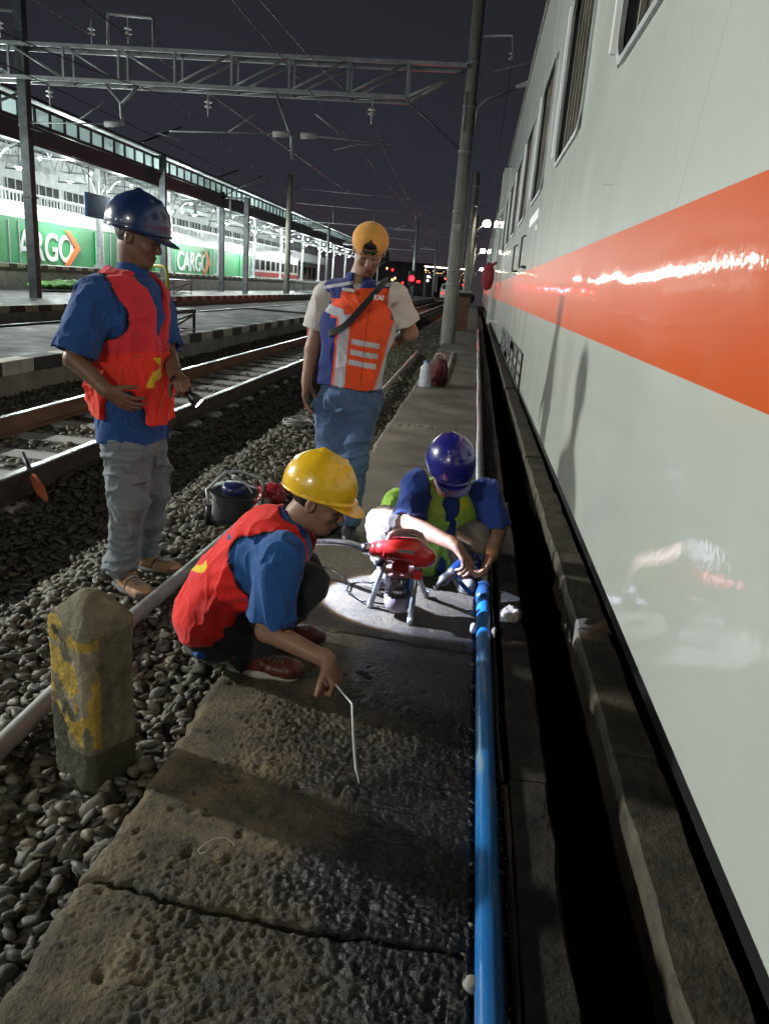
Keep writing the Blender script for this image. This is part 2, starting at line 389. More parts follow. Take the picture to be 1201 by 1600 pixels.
# walkway of rough concrete slabs
def walk_mat():
    m = mat('walkway_concrete', (.052, .046, .030), .8, base2=(.165, .130, .074), scale=7, bump=1.0, bscale=85, bdist=.008, mixlo=.38, mixhi=.68, base3=(.03, .027, .02), scale3=26)
    nt = m.node_tree; p = nt.nodes['Principled BSDF']; t = [n for n in nt.nodes if n.type == 'TEX_COORD'][0]
    s = nt.nodes.new('ShaderNodeSeparateXYZ'); nt.links.new(t.outputs['Object'], s.inputs[0])
    n = nt.nodes.new('ShaderNodeTexNoise'); n.inputs['Scale'].default_value = 2.6; n.inputs['Detail'].default_value = 5; nt.links.new(t.outputs['Object'], n.inputs[0])
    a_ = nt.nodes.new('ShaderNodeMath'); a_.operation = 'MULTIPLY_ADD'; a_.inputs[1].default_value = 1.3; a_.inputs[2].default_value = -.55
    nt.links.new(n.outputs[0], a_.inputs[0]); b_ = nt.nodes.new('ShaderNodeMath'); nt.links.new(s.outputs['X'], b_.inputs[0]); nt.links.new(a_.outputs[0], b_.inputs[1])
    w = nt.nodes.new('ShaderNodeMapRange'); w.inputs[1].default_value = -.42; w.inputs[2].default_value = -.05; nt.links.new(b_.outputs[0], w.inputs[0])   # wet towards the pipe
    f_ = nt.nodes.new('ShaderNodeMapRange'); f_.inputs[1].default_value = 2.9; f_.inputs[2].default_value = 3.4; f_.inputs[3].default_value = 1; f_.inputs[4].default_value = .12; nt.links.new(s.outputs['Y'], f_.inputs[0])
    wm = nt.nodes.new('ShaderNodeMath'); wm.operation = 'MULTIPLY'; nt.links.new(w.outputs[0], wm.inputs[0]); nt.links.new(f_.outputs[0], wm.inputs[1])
    # pale dust on the far slabs
    dd = nt.nodes.new('ShaderNodeMapRange'); dd.inputs[1].default_value = 2.6; dd.inputs[2].default_value = 4.2; nt.links.new(s.outputs['Y'], dd.inputs[0])
    old = p.inputs['Base Color'].links[0].from_socket
    m0 = nt.nodes.new('ShaderNodeMix'); m0.data_type = 'RGBA'; nt.links.new(dd.outputs[0], m0.inputs[0]); nt.links.new(old, m0.inputs[6])
    n2 = nt.nodes.new('ShaderNodeTexNoise'); n2.inputs['Scale'].default_value = 1.7; n2.inputs['Detail'].default_value = 6; nt.links.new(t.outputs['Object'], n2.inputs[0])
    c2 = nt.nodes.new('ShaderNodeValToRGB'); c2.color_ramp.elements[0].position = .35; c2.color_ramp.elements[0].color = (.11, .092, .072, 1); c2.color_ramp.elements[1].position = .7; c2.color_ramp.elements[1].color = (.24, .215, .18, 1)
    nt.links.new(n2.outputs[0], c2.inputs[0]); nt.links.new(c2.outputs[0], m0.inputs[7])
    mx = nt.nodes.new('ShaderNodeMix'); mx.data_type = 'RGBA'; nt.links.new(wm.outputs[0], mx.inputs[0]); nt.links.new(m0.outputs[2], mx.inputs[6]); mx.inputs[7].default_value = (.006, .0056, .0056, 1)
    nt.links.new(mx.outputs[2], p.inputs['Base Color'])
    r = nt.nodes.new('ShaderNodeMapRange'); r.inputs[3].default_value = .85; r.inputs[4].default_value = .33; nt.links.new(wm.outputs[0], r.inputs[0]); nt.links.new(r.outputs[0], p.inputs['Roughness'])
    return m
def crackline(x, y, c, slope, wob, seed):
    return np.abs(y-(c+slope*x+wob*vn(np.stack([x*4, x*0+c, x*0], 1), seed)+.008*vn(np.stack([x*31, x*0+c, x*0], 1), seed)))*(1-.35*vn(np.stack([x*22, x*0+c, y*9], 1), seed+1))
def walk_h(x, y):
    P = np.stack([x, y, x*0], 1)
    rough = np.clip(.55+1.3*fbm(P*2.3, 3, 21), .15, 1)*np.where(x < -.62, .55, 1)*np.clip((3.4-y)/1.2, .22, 1)
    rd = 1-np.abs(fbm(P*11, 4, 2)); h = rough*.78*(.010*(rd-.7)+.008*(1-2*np.abs(fbm(P*58, 4, 9)))+.009*fbm(P*130, 2, 14))+.004*fbm(P*3, 3, 4)
    pit = fbm(P*19+3, 2, 33); h -= np.clip(pit-.50, 0, .2)*.05*np.clip((3.6-y)/1., .1, 1)
    for c, sl, wb, sd, dp, wd_ in CR: h -= dp*np.exp(-(crackline(x, y, c, sl, wb, sd)/wd_)**2)
    return h
CR = [(1.36, -.03, .022, 3, .05, .007), (2.83, -.12, .02, 5, .02, .005), (4.6, .05, .06, 6, .03, .008), (6.1, .0, .05, 8, .03, .01), (8.0, .1, .08, 9, .03, .012), (9.7, 0, .05, 12, .03, .015), (12, 0, .05, 13, .03, .02), (15, 0, .05, 15, .03, .02)]
xs = np.linspace(-.8, .135, 170); ys = np.concatenate([np.arange(-.3, .8, .02), np.arange(.8, 3.6, .0055), np.arange(3.6, 7, .013), np.arange(7, 16, .05), np.linspace(16, 90, 120)])
gx, gy = np.meshgrid(xs, ys, indexing='ij'); X_ = gx.ravel().copy(); Y_ = gy.ravel()
edge = np.clip((-.68-X_)/.12, 0, 1); X_ = X_+edge*(.022*fbm(np.stack([Y_*3, Y_*0, Y_*0], 1), 4, 40)+.012*fbm(np.stack([Y_*22, Y_*0, Y_*0], 1), 2, 41))
Z_ = walk_h(X_, Y_)-.012*np.clip((-.775-gx.ravel())/.025, 0, 1)-.004
nx, ny = len(xs), len(ys); V = np.stack([X_, Y_, Z_], 1)
i = np.arange((nx-1)*(ny-1)); a = i//(ny-1)*ny+i % (ny-1); F1 = np.stack([a, a+ny, a+ny+1, a+1], 1)
V2 = V[:ny].copy(); V2[:, 2] = -.45; V2[:, 0] -= .004; V3_ = V[-ny:].copy(); V3_[:, 2] = -.45
n0 = len(V); j = np.arange(ny-1); F2 = np.stack([j, j+1, n0+j+1, n0+j], 1); k0 = n0-ny; F3 = np.stack([k0+j, n0+ny+j, n0+ny+j+1, k0+j+1], 1)
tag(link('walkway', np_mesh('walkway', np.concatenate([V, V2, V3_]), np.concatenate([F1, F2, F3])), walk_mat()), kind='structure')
# drain kerbs and pit beside the train
def rough_beam(name, x0, x1, z0, z1, y0, y1, m, seed, gap=1.15):
    b = MB(); y = y0; r = random.Random(seed)
    while y < y1:
        L = gap*r.uniform(.8, 1.3); n = 10; dx = r.uniform(-.008, .008); dz = r.uniform(-.008, .006); prev = None
        for q in range(n+1):
            yy = y+.004+(L-.008)*q/n; jl = r.uniform(-.004, .004); jr = r.uniform(-.005, .005); c = .010*r.uniform(.5, 1.6)
            ring = [(x0+dx+jl, z0), (x0+dx+jl, z1+dz-c), (x0+dx+jl+c, z1+dz), (x1+dx+jr-c, z1+dz+r.uniform(-.002, .002)), (x1+dx+jr, z1+dz-c), (x1+dx+jr, z0)]
            vs = [b.bm.verts.new((p[0], yy, p[1])) for p in ring]
            if prev:
                for k in range(6): b._f([prev[k], prev[(k+1) % 6], vs[(k+1) % 6], vs[k]])
            else: b._f(vs[::-1])
            prev = vs
        b._f(prev); y += L
    return tag(b.build(name, m), kind='structure')
KM = mat('kerb_concrete', (.018, .016, .013), .7, base2=(.060, .051, .040), scale=7, bump=.8, bscale=35, mixlo=.4, mixhi=.7, bdist=.01)
KM2 = mat('kerb_concrete_worn', (.035, .030, .022), .75, base2=(.115, .096, .066), scale=5, bump=.8, bscale=30, mixlo=.35, mixhi=.65, bdist=.01, base3=(.04, .036, .03), scale3=9)
rough_beam('drain_kerb', .248, .365, -.7, .0, -.3, 46, KM, 3)
rough_beam('drain_edge_strip', .222, .236, -.5, .012, -.3, 40, KM2, 8, 2.5)
rough_beam('pit_kerb', .60, .755, -.75, -.005, -.3, 60, KM2, 5)
g = MB(); g.box((-.84, -2, -.80), (60, 120, -.76)); tag(g.build('pit_floor', M['ballast_soil']), kind='structure')
# debris along the pipe
# ------------------------------------------------------------------ ballast stones (uncountable)
def ico(sub):
    bm = bmesh.new(); bmesh.ops.create_icosphere(bm, subdivisions=sub, radius=1); bm.verts.ensure_lookup_table()
    v = np.array([q.co[:] for q in bm.verts]); f = np.array([[w.index for w in t.verts] for t in bm.faces]); bm.free(); return v, f
def scatter(name, x, y, z, sz, sub, label):
    bv, bf = ico(sub); nv = 10; n = len(x); variants = []
    for k in range(nv):
        PL = rng.normal(size=(10, 3)); PL /= np.linalg.norm(PL, axis=1)[:, None]; lm = rng.uniform(.46, .88, 10)
        rr0 = np.min(lm[None]/np.maximum(bv@PL.T, .05), axis=1); rr0 = np.minimum(rr0, 1.35)*(1+.05*fbm(bv*2.5+k*11, 2, 50+k)); v = bv*rr0[:, None]
        variants.append(v*np.array([rng.uniform(1.15, 1.6), rng.uniform(.8, 1.1), rng.uniform(.5, .8)]))
    variants = np.array(variants); kk = rng.integers(0, nv, n); a = rng.uniform(0, 6.283, n); t = rng.normal(0, .35, n); u = rng.normal(0, .35, n)
    v = variants[kk]*sz[:, None, None]
    ca, sa, ct, st, cu, su = np.cos(a), np.sin(a), np.cos(t), np.sin(t), np.cos(u), np.sin(u)
    def rot(v, c, s, i, j):
        w = v.copy(); w[..., i] = v[..., i]*c[:, None]-v[..., j]*s[:, None]; w[..., j] = v[..., i]*s[:, None]+v[..., j]*c[:, None]; return w
    v = rot(rot(rot(v, ct, st, 0, 2), cu, su, 1, 2), ca, sa, 0, 1); v = v+np.stack([x, y, z], 1)[:, None, :]
    F = (bf[None]+(np.arange(n)*len(bv))[:, None, None]).reshape(-1, 3)
    g_ = rng.choice([.45, .7, .9, 1.1, 1.5], n, p=[.25, .3, .25, .15, .05])*rng.uniform(.8, 1.2, n); tint = rng.uniform(-1, 1, n)
    g_ = g_*np.where((x > -2.8) & (x < -2.0+.1*np.sin(y*5)), .35, 1)  # near rail's shadow band painted into the stone colour
    g_ = g_*np.where((y < 1.62+.18*np.sin(x*7)) & (x < -.8), .5, 1)  # shade over the nearest left stones, put into their colour
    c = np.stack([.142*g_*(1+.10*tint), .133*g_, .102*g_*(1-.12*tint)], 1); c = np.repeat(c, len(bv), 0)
    o = link(name, np_mesh(name, v.reshape(-1, 3), F, False, c), M['stone']); tag(o, label, 'gravel', kind='stuff'); return o
def band(n, x0, x1, y0, y1): return rng.uniform(x0, x1, n), rng.uniform(y0, y1, n)
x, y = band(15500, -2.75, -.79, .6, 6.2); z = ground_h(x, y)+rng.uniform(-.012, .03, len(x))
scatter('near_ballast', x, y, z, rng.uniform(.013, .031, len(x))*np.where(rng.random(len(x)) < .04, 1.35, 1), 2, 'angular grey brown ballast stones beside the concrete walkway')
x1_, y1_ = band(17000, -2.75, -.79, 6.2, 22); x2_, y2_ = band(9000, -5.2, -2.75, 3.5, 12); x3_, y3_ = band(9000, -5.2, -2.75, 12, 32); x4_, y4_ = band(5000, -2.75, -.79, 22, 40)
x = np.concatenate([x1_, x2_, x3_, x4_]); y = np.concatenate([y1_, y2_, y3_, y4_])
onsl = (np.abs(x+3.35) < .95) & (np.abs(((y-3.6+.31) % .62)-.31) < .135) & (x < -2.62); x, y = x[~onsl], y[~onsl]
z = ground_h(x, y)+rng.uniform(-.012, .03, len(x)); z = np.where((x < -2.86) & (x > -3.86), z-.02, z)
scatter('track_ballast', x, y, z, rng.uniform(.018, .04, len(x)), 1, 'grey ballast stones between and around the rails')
# ------------------------------------------------------------------ tracks
RP = [(-.065, 0), (-.065, .012), (-.012, .028), (-.010, .115), (-.034, .125), (-.034, .152), (-.026, .16), (.026, .16), (.034, .152), (.034, .125), (.010, .115), (.012, .028), (.065, .012), (.065, 0)]
def rail(x, y0, y1, base, label, m2=None, gname='rails of the near track'):
    b = MB(); prev = None
    vs0 = [b.bm.verts.new((x+p[0], y0, base+p[1])) for p in RP]; vs1 = [b.bm.verts.new((x+p[0], y1, base+p[1])) for p in RP]; n = len(RP)
    for k in range(n):
        b.mi = 1 if k in (5, 6, 7) else 0
        b._f([vs0[k], vs0[(k+1) % n], vs1[(k+1) % n], vs1[k]])
    b.mi = 0; b._f(vs0[::-1]); b._f(vs1)
    o = b.build('rail', [m2 or M['rust'], M['rail_top']]); return tag(o, label, 'rail', gname)
RB = -.06
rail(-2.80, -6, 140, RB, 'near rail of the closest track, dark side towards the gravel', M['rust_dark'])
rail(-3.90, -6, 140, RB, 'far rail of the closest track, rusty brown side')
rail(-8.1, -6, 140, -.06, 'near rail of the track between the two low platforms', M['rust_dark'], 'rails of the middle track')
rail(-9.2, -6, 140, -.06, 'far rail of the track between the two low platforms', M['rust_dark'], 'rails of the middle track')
sl = None
ys_ = np.arange(3.6, 60, .62)
for k, yy in enumerate(ys_):
    if sl is None:
        b = MB(); b.prism([(-1.0, -.22), (-1.0, -.07), (-.9, -.045), (-.45, -.055), (.45, -.055), (.66, -.05), (.70, -.07), (.70, -.22)], 'y', -.12, .12)
        me_o = b.build('sleeper', M['sleeper']); sl = me_o
        o = me_o
    else: o = sl.copy(); COL.objects.link(o)
    o.location = (-3.35, float(yy), -.01); o.rotation_euler = (0, 0, random.uniform(-.015, .015))
    tag(o, 'grey concrete sleeper under the rails of the closest track', 'sleeper', 'concrete sleepers of the closest track')
# ------------------------------------------------------------------ platforms with painted edges
def platform(x_edge, x_far, ztop, y0, y1, blk=.55, cream=False, bh=.16, name='platform', lip=.22, m=None):
    b = MB(); s = 1 if x_far < x_edge else -1
    b.box((x_far, y0, -.9), (x_edge-.03*s, y1, ztop-bh)); b.mi = 1; b.box((x_far, y0, ztop-bh+.002), (x_edge-lip*s, y1, ztop-.004))
    y = y0; k = 0
    while y < y1:
        b.mi = 2+(k % 2); e = min(y+blk, y1); b.box((x_edge-lip*s+.002, y+.003, ztop-bh+.002), (x_edge, e-.003, ztop), .012 if y < 25 else 0); y = e; k += 1
    o = b.build(name, [M['concrete'], M['asphalt'], M['paint_cream'] if cream else M['paint_white'], M['paint_black']]); return tag(o, kind='structure')
platform(-5.0, -7.45, .31, 4, 24.6, .62)
platform(-5.0, -7.45, .31, 26.0, 95, .62)
platform(-10.7, -15.93, .30, 8, 24.5, .6, True)
platform(-12.3, -15.93, .30, 24.6, 120, .6)
g = MB(); g.prism([(-10.8, .295), (-12.2, .295), (-12.2, -.5), (-10.8, -.5)], 'y', 24.52, 27.5); tag(g.build('platform_ramp', M['asphalt']), kind='structure')
platform(-16.0, -19.0, 1.15, 8, 120, .5, True, .12, 'high_platform')
# ------------------------------------------------------------------ station: canopy, lamps, parked parcel coaches
cn = empty('station_canopy', (-16.6, 30, 1.15), 'long steel platform canopy with dark fascia and glazed strip, lit from below', 'canopy')
def wb(b, name, m, parent): return b.build(name, m, parent, True)
b = MB(); b.box((-15.05, 6, 4.98), (-14.9, 130, 5.5)); b.box((-15.2, 6, 4.9), (-14.85, 130, 4.96)); b.box((-15.2, 6, 5.52), (-14.85, 130, 5.6)); wb(b, 'fascia', M['beam_dark'], cn)
b = MB(); b.box((-15.12, 6, 5.6), (-15.08, 130, 6.15)); wb(b, 'glazed_strip', M['glazing'], cn)
b = MB()
for y in np.arange(6, 130, .95): b.box((-15.07, y-.04, 5.6), (-15.0, y+.04, 6.16))
b.box((-15.07, 6, 6.1), (-15.0, 130, 6.2)); b.box((-15.07, 6, 5.603), (-15.0, 130, 5.66)); wb(b, 'glazing_bars', M['steel_dark'], cn)
b = MB(); b.quad((-14.7, 6, 6.25), (-14.7, 130, 6.25), (-28, 130, 7.6), (-28, 6, 7.6)); b.quad((-14.7, 6, 6.33), (-14.7, 130, 6.33), (-28, 130, 7.7), (-28, 6, 7.7)); wb(b, 'roof', M['galvroof'], cn)
b = MB()
for x, z in ((-17, 6.4), (-18.5, 6.55), (-20, 6.7), (-21.5, 6.85), (-23, 7.0), (-24.5, 7.15)): b.box((x-.05, 6, z-.12), (x+.05, 130, z-.04))
for y in np.arange(9.5, 130, 5.5):
    b.tube([(-15.1, y, 5.9), (-26.5, y, 6.0)], .05, 6); n = 12
    for k in range(n): xa = -15.1-11.4*k/n; xb = -15.1-11.4*(k+1)/n; za = 5.95; zt = 6.25+(-xb-14.7)*.1; b.tube([(xa, y, za), ((xa+xb)/2, y, zt)], .028, 5); b.tube([((xa+xb)/2, y, zt), (xb, y, za)], .028, 5)
wb(b, 'purlins', M['steel_galv'], cn)
# columns with curved braces
col = None
for y in np.arange(9.5, 130, 8.0):
    b = MB(); x = -16.7; b.box((x-.09, y-.11, 1.15), (x+.09, y+.11, 6.3), .02); b.box((x-.2, y-.2, 1.152), (x+.2, y+.2, 1.3))
    for s in (-1, 1):
        pts = [(x, y+s*.1, 3.75), (x, y+s*.25, 4.2), (x, y+s*.7, 4.75), (x, y+s*1.3, 5.0)]; b.tube(pts, .04, 6)
    b.tube([(x, y, 3.9), (x+.8, y, 4.75), (-15.1, y, 5.05)], .06, 6)
    wb(b, 'column', M['steel_galv'], cn)
for y in np.arange(8, 126, 11.):
    b = MB(); b.box((-17.0, y-.02, 4.55), (-16.95, y+11.02, 4.75)); wb(b, 'tie_beam', M['steel_galv'], cn)
# back building
bb = empty('station_building', (-27, 60, 0), 'pale two storey station building behind the parked parcel coaches', 'building')
b = MB(); b.box((-30, 6, -.3), (-27, 130, 7.4)); wb(b, 'wall', M['steel_white'], bb)
b = MB()
for y in np.arange(8, 128, 3.2): b.box((-26.98, y, 4.2), (-26.9, y+2.3, 5.6)); b.box((-26.98, y+.2, 1.3), (-26.9, y+2.1, 3.1))
wb(b, 'window', M['glass_dark'], bb)
b = MB()
for y in np.arange(8, 128, 3.2):
    for q in (0, .77, 1.54, 2.3): b.box((-26.9, y+q-.03, 4.15), (-26.85, y+q+.03, 5.65))
    b.box((-26.9, y, 4.85), (-26.86, y+2.3, 4.92))
wb(b, 'window_frame', M['steel_white'], bb)
# balustrade above the coaches
rl = empty('balustrade', (-23.6, 40, 3.6), 'white vertical bar railing of the raised walkway behind the parcel coaches', 'railing')
b = MB(); b.box((-24.6, 8, 3.5), (-23.6, 120, 3.7)); wb(b, 'deck', M['steel_white'], rl)
b = MB()
for y in np.arange(8, 120, .32): b.box((-23.65, y-.03, 3.7), (-23.6, y+.03, 4.55))
b.box((-23.66, 8, 4.5), (-23.58, 120, 4.6)); wb(b, 'bars', M['steel_white'], rl)
def text_mesh(name, s, size, m, parent, loc, M3, ext=.01, shear=0., bold=.0):
    cu = bpy.data.curves.new(name, 'FONT'); cu.body = s; cu.size = size; cu.extrude = ext; cu.shear = shear; cu.offset = bold; cu.space_character = .95
    o = bpy.data.objects.new(name, cu); COL.objects.link(o); dg = bpy.context.evaluated_depsgraph_get(); me = bpy.data.meshes.new_from_object(o.evaluated_get(dg))
    COL.objects.unlink(o); bpy.data.objects.remove(o); r = link(name, me, m, parent)
    me.transform(Matrix(M3).transposed().to_4x4()); pl = Vector(parent.location)
    me.transform(Matrix.Translation(Vector(tuple(float(q) for q in loc))-pl)); me.materials.clear(); me.materials.append(m); return r
EAST = ((0, 1, 0), (0, 0, 1), (1, 0, 0))
def coach(y0, L, kind, label):
    t = empty('parcel_coach' if kind < 2 else 'parked_coach', (-20, y0+L/2, 1.0), label, 'railway coach')
    b = MB(); b.prism([(-20.02, 3.0), (-20.02, 3.28), (-20.2, 3.5), (-20.8, 3.75), (-21.8, 3.85), (-22.8, 3.5), (-22.8, 3.0)], 'y', y0, y0+L); wb(b, 'roof', M['white_gloss'], t)
    b = MB(); b.box((-22.8, y0, .7), (-20.03, y0+L, 2.998)); wb(b, 'body', M['green'] if kind < 2 else M['white_gloss'], t)
    if kind < 2:
        text_mesh('lettering', 'CARGO', 1.75, M['white_gloss'], t, (-20.0, y0+.3 if kind == 0 else y0+2.2, 1.32), EAST, .015, .12, .025)
        ye = y0+.3+6.15 if kind == 0 else y0+2.2+6.0
        b = MB(); P = lambda y, z: (y, z)
        b.prism([(ye-.9, 2.75), (ye-.45, 2.75), (ye+.55, 2.0), (ye-.55, 1.15), (ye-1.0, 1.15), (ye+.0, 2.0)], 'x', -19.97, -19.94); wb(b, 'arrow_emblem', M['orange_flat'], t)
        for q in (8.6, 16.2):
            b = MB(); b.box((-20.0, y0+q, 1.0), (-19.96, y0+q+3.2, 2.9)); b.mi = 1
            for r in (0, .8, 1.6, 2.4, 3.15): b.box((-19.96, y0+q+r, 1.02), (-19.93, y0+q+r+.07, 2.88))
            wb(b, 'sliding_door', [M['green'], M['steel_galv']], t)
    else:
        b = MB(); b.box((-20.02, y0, 1.25), (-19.99, y0+L, 1.65)); wb(b, 'stripe', M['red_paint'], t)
        for q in np.arange(1.2, L-1.5, 1.9): b = MB(); b.box((-20.02, y0+q, 1.85), (-19.98, y0+q+1.25, 2.7)); wb(b, 'window', M['glass_dark'], t)
    return t
coach(31.0, 17.2, 0, 'nearest green parcel coach lettered CARGO with orange arrow under white roof')
coach(48.6, 17.2, 1, 'second green parcel coach lettered CARGO, farther along the high platform')
coach(66.2, 20, 2, 'farthest parked white coach with a red stripe beyond the green ones')
coach(13.3, 17.2, 1, 'green parcel coach at the left edge of the photo')
# hanging lamps
def lamp_proto(loc, label, cat, group, W, col, name='canopy_lamp', m='lamp_white', r=.085):
    t = empty(name, loc, label, cat, group)
    b = MB(); b.lathe([(0, .14), (.05, .14), (.16, .04), (.17, 0), (.15, 0), (.04, .10), (0, .10)], 16); b.build('shade', M['steel_galv'], t)
    b = MB(); b.lathe([(0, -r), (r*.7, -r*.7), (r, 0), (r*.7, r*.6), (0, r*.8)], 12); b.build('bulb', M[m], t)
    b = MB(); b.tube([(0, 0, .14), (0, 0, 1.3)], .012, 6); b.build('hanger', M['steel_dark'], t)
    ld = bpy.data.lights.new('lamp_light', 'POINT'); ld.energy = W; ld.color = col; ld.shadow_soft_size = .12; lo = bpy.data.objects.new('lamp_light', ld); COL.objects.link(lo); lo.parent = t; lo.location = (0, 0, -.2)
    return t
proto = None; LC = (.90, 1.0, .93)
ylist = [-22, -13, -5, 2, 13, 19.3, 25.4, 33.2, 41.5, 47, 52.5, 58, 63.5, 69, 74.5, 80, 86, 92, 99, 107, 116]
for k, y in enumerate(ylist):
    if proto is None: proto = t = lamp_proto((-15.35, y, 4.20), None, 'lamp', 'lamps hanging under the station canopy', LAMP_W, LC)
    else:
        t = proto.copy(); COL.objects.link(t); t.location = (-15.35, y, 4.20)
        for ch in proto.children: c = ch.copy(); COL.objects.link(c); c.parent = t
    t['label'] = 'small bright white lamp hanging in the row under the station canopy'
# second row deeper under the roof
p2 = None
for k, y in enumerate([22, 36, 50, 64, 80, 98]):
    if p2 is None: p2 = t = lamp_proto((-19.3, y, 4.9), None, 'lamp', 'lamps deeper under the canopy above the coaches', LAMP_W*3.6, (.92, 1, .95), 'deep_canopy_lamp')
    else:
        t = p2.copy(); COL.objects.link(t); t.location = (-19.3, y, 4.9)
        for ch in p2.children: c = ch.copy(); COL.objects.link(c); c.parent = t
    t['label'] = 'white lamp under the canopy roof right above the parked coaches'
b0_ = None
for k, y in enumerate(np.arange(26.5, 118, 4.1)):
    nm = 'small_canopy_lamp'
    if b0_ is None:
        b = MB(); b.lathe([(0, -.05), (.05, -.03), (.06, .01), (.05, .04), (0, .05)], 10); b0_ = o = b.build(nm, M['lamp_white'])
    else: o = b0_.copy(); COL.objects.link(o)
    o.location = (-17.6, float(y), 5.15); tag(o, 'tiny white bulb in the upper row inside the canopy roof frame', 'lamp', 'small bulbs high under the station canopy')
# tall floodlight on the platform to the left, outside the frame
def floodlight(loc, W, colr, label, target, size=.25, cone=150, blend=.6):
    x, y, z = loc; t = empty('floodlight', (x, y, GZ), label, 'floodlight')
    b = MB(); b.tube([(x, y, GZ), (x, y, z-.1)], [.09, .06], 12); wb(b, 'post', M['steel_galv'], t)
    d = nz(np.array(target, float)-np.array(loc)); mm = axis_mat(loc, d)
    b = MB(); b.box((-.28, -.2, -.1), (.28, .2, 0)); 
    for v in b.bm.verts: v.co = mm@v.co
    wb(b, 'housing', M['steel_dark'], t)
    b = MB(); b.box((-.25, -.17, .002), (.25, .17, .012))
    for v in b.bm.verts: v.co = mm@v.co
    wb(b, 'lens', M['lamp_white'], t)
    ld = bpy.data.lights.new('flood_light', 'SPOT'); ld.energy = W; ld.color = colr; ld.shadow_soft_size = size; ld.spot_size = math.radians(cone); ld.spot_blend = blend
    lo = bpy.data.objects.new('flood_light', ld); COL.objects.link(lo); lo.parent = t
    q = Vector(tuple(-d)).to_track_quat('Z', 'Y'); lo.rotation_euler = q.to_euler(); lo.location = Vector(tuple(float(v) for v in (np.array(loc)+d*.06)))-Vector(t.location)
    return t
floodlight((-13.0, 5.6, 4.6), FLOOD_W, (1.0, 1.0, .93), 'platform floodlight on a post left of the photographed place', (0, 3.5, 0))
floodlight((-5.6, -7.5, 4.4), FILL_W, (1.0, .98, .86), 'added fill light on a post, unseen behind the camera', (-1.2, 5.2, .6), .2, 34, .55)  # added fill lamp, out of view, brightens the men's fronts
# blue platform sign
t = empty('platform_sign', tuple(at(158, 320, y=31)), 'dark blue platform sign hanging under the canopy', 'sign'); P0 = at(150, 318, y=31)
b = MB(); b.box((P0[0]-.05, 30.2, P0[2]-.55), (P0[0]+.05, 32.2, P0[2]+.35)); wb(b, 'panel', M['blue_sign'], t)
b = MB(); b.tube([(P0[0], 30.5, P0[2]+.3), (P0[0], 30.5, 5.6)], .02, 6); b.tube([(P0[0], 31.9, P0[2]+.3), (P0[0], 31.9, 5.6)], .02, 6); wb(b, 'hanger', M['steel_dark'], t)
# planter, handrail, metal stands
t = tag(sdf_obj('shrub', [U(ell(at(92, 446, y=27)+V3(0, 0, 0), (.45, 1.9, .13)), 0), U(ell(at(110, 444, y=28), (.35, 1.0, .16)), .1)], .045, mat('leaf', (.05, .16, .02), .6, base2=(.12, .30, .05), scale=14, bump=1, bscale=20, bdist=.05), empty('hedge', at(95, 450, y=27), 'low bright green hedge on the far platform', 'hedge'), disp=lambda P: .09*vn(P*9, 3)))
hr = empty('handrail', at(258, 490, y=19), 'yellow bent tube handrail behind the man in the open red vest', 'handrail')
b = MB(); A = at(262, 490, y=19); B_ = at(235, 470, y=20.4); tz = at(256, 416, y=19)[2]
b.tube([A, (A[0], A[1], tz-.18), (A[0]-.05, A[1]+.04, tz-.05), (A[0]-.18, A[1]+.2, tz), (B_[0]+.15, B_[1]-.2, tz), (B_[0]+.03, B_[1]-.04, tz-.06), (B_[0], B_[1], tz-.2), (B_[0], B_[1], A[2])], .045, 10); wb(b, 'bent_tube', M['yellow_rail'], hr)
def stand(c, w, l, h, label, skew=0):
    t = empty('metal_stand', c, label, 'metal stand', 'black metal loading stands'); c = np.array(c, float)
    b = MB(); b.box((c[0]-w/2, c[1]-l/2, c[2]+h-.05), (c[0]+w/2, c[1]+l/2, c[2]+h)); wb(b, 'top', M['steel_dark'], t)
    for sx_ in (-1, 1):
        for sy_ in (-1, 1):
            b = MB(); b.box((c[0]+sx_*w*.46-.02, c[1]+sy_*l*.46-.02, c[2]), (c[0]+sx_*w*.46+.02, c[1]+sy_*l*.46+.02, c[2]+h-.052)); wb(b, 'leg', M['black_metal'], t)
    b = MB()
    for sx_ in (-1, 1):
        b.tube([(c[0]+sx_*w*.46, c[1]-l*.46, c[2]+.05), (c[0]+sx_*w*.46, c[1]+l*.46, c[2]+.05)], .018, 6); b.tube([(c[0]+sx_*w*.46, c[1]-l*.46, c[2]+.05), (c[0]+sx_*w*.46, c[1]+l*.46, c[2]+h-.1)], .018, 6)
    for sy_ in (-1, 1): b.tube([(c[0]-w*.46, c[1]+sy_*l*.46, c[2]+.05), (c[0]+w*.46, c[1]+sy_*l*.46, c[2]+.05)], .018, 6); b.tube([(c[0]-w*.46, c[1]+sy_*l*.46, c[2]+.05), (c[0]+w*.46, c[1]+sy_*l*.46, c[2]+h-.1)], .018, 6)
    wb(b, 'brace', M['black_metal'], t)
stand((-5.45, 13.1, .31), .75, 1.5, .42, 'nearer black metal stand on the low platform between the tracks')
stand((-13.9, 34.5, .30), 1.3, 2.3, .62, 'farther black metal stand on the platform below the parcel coaches')
stand((-13.5, 62, .30), 1.6, 3.2, .8, 'small distant black metal stand beside the round concrete post')
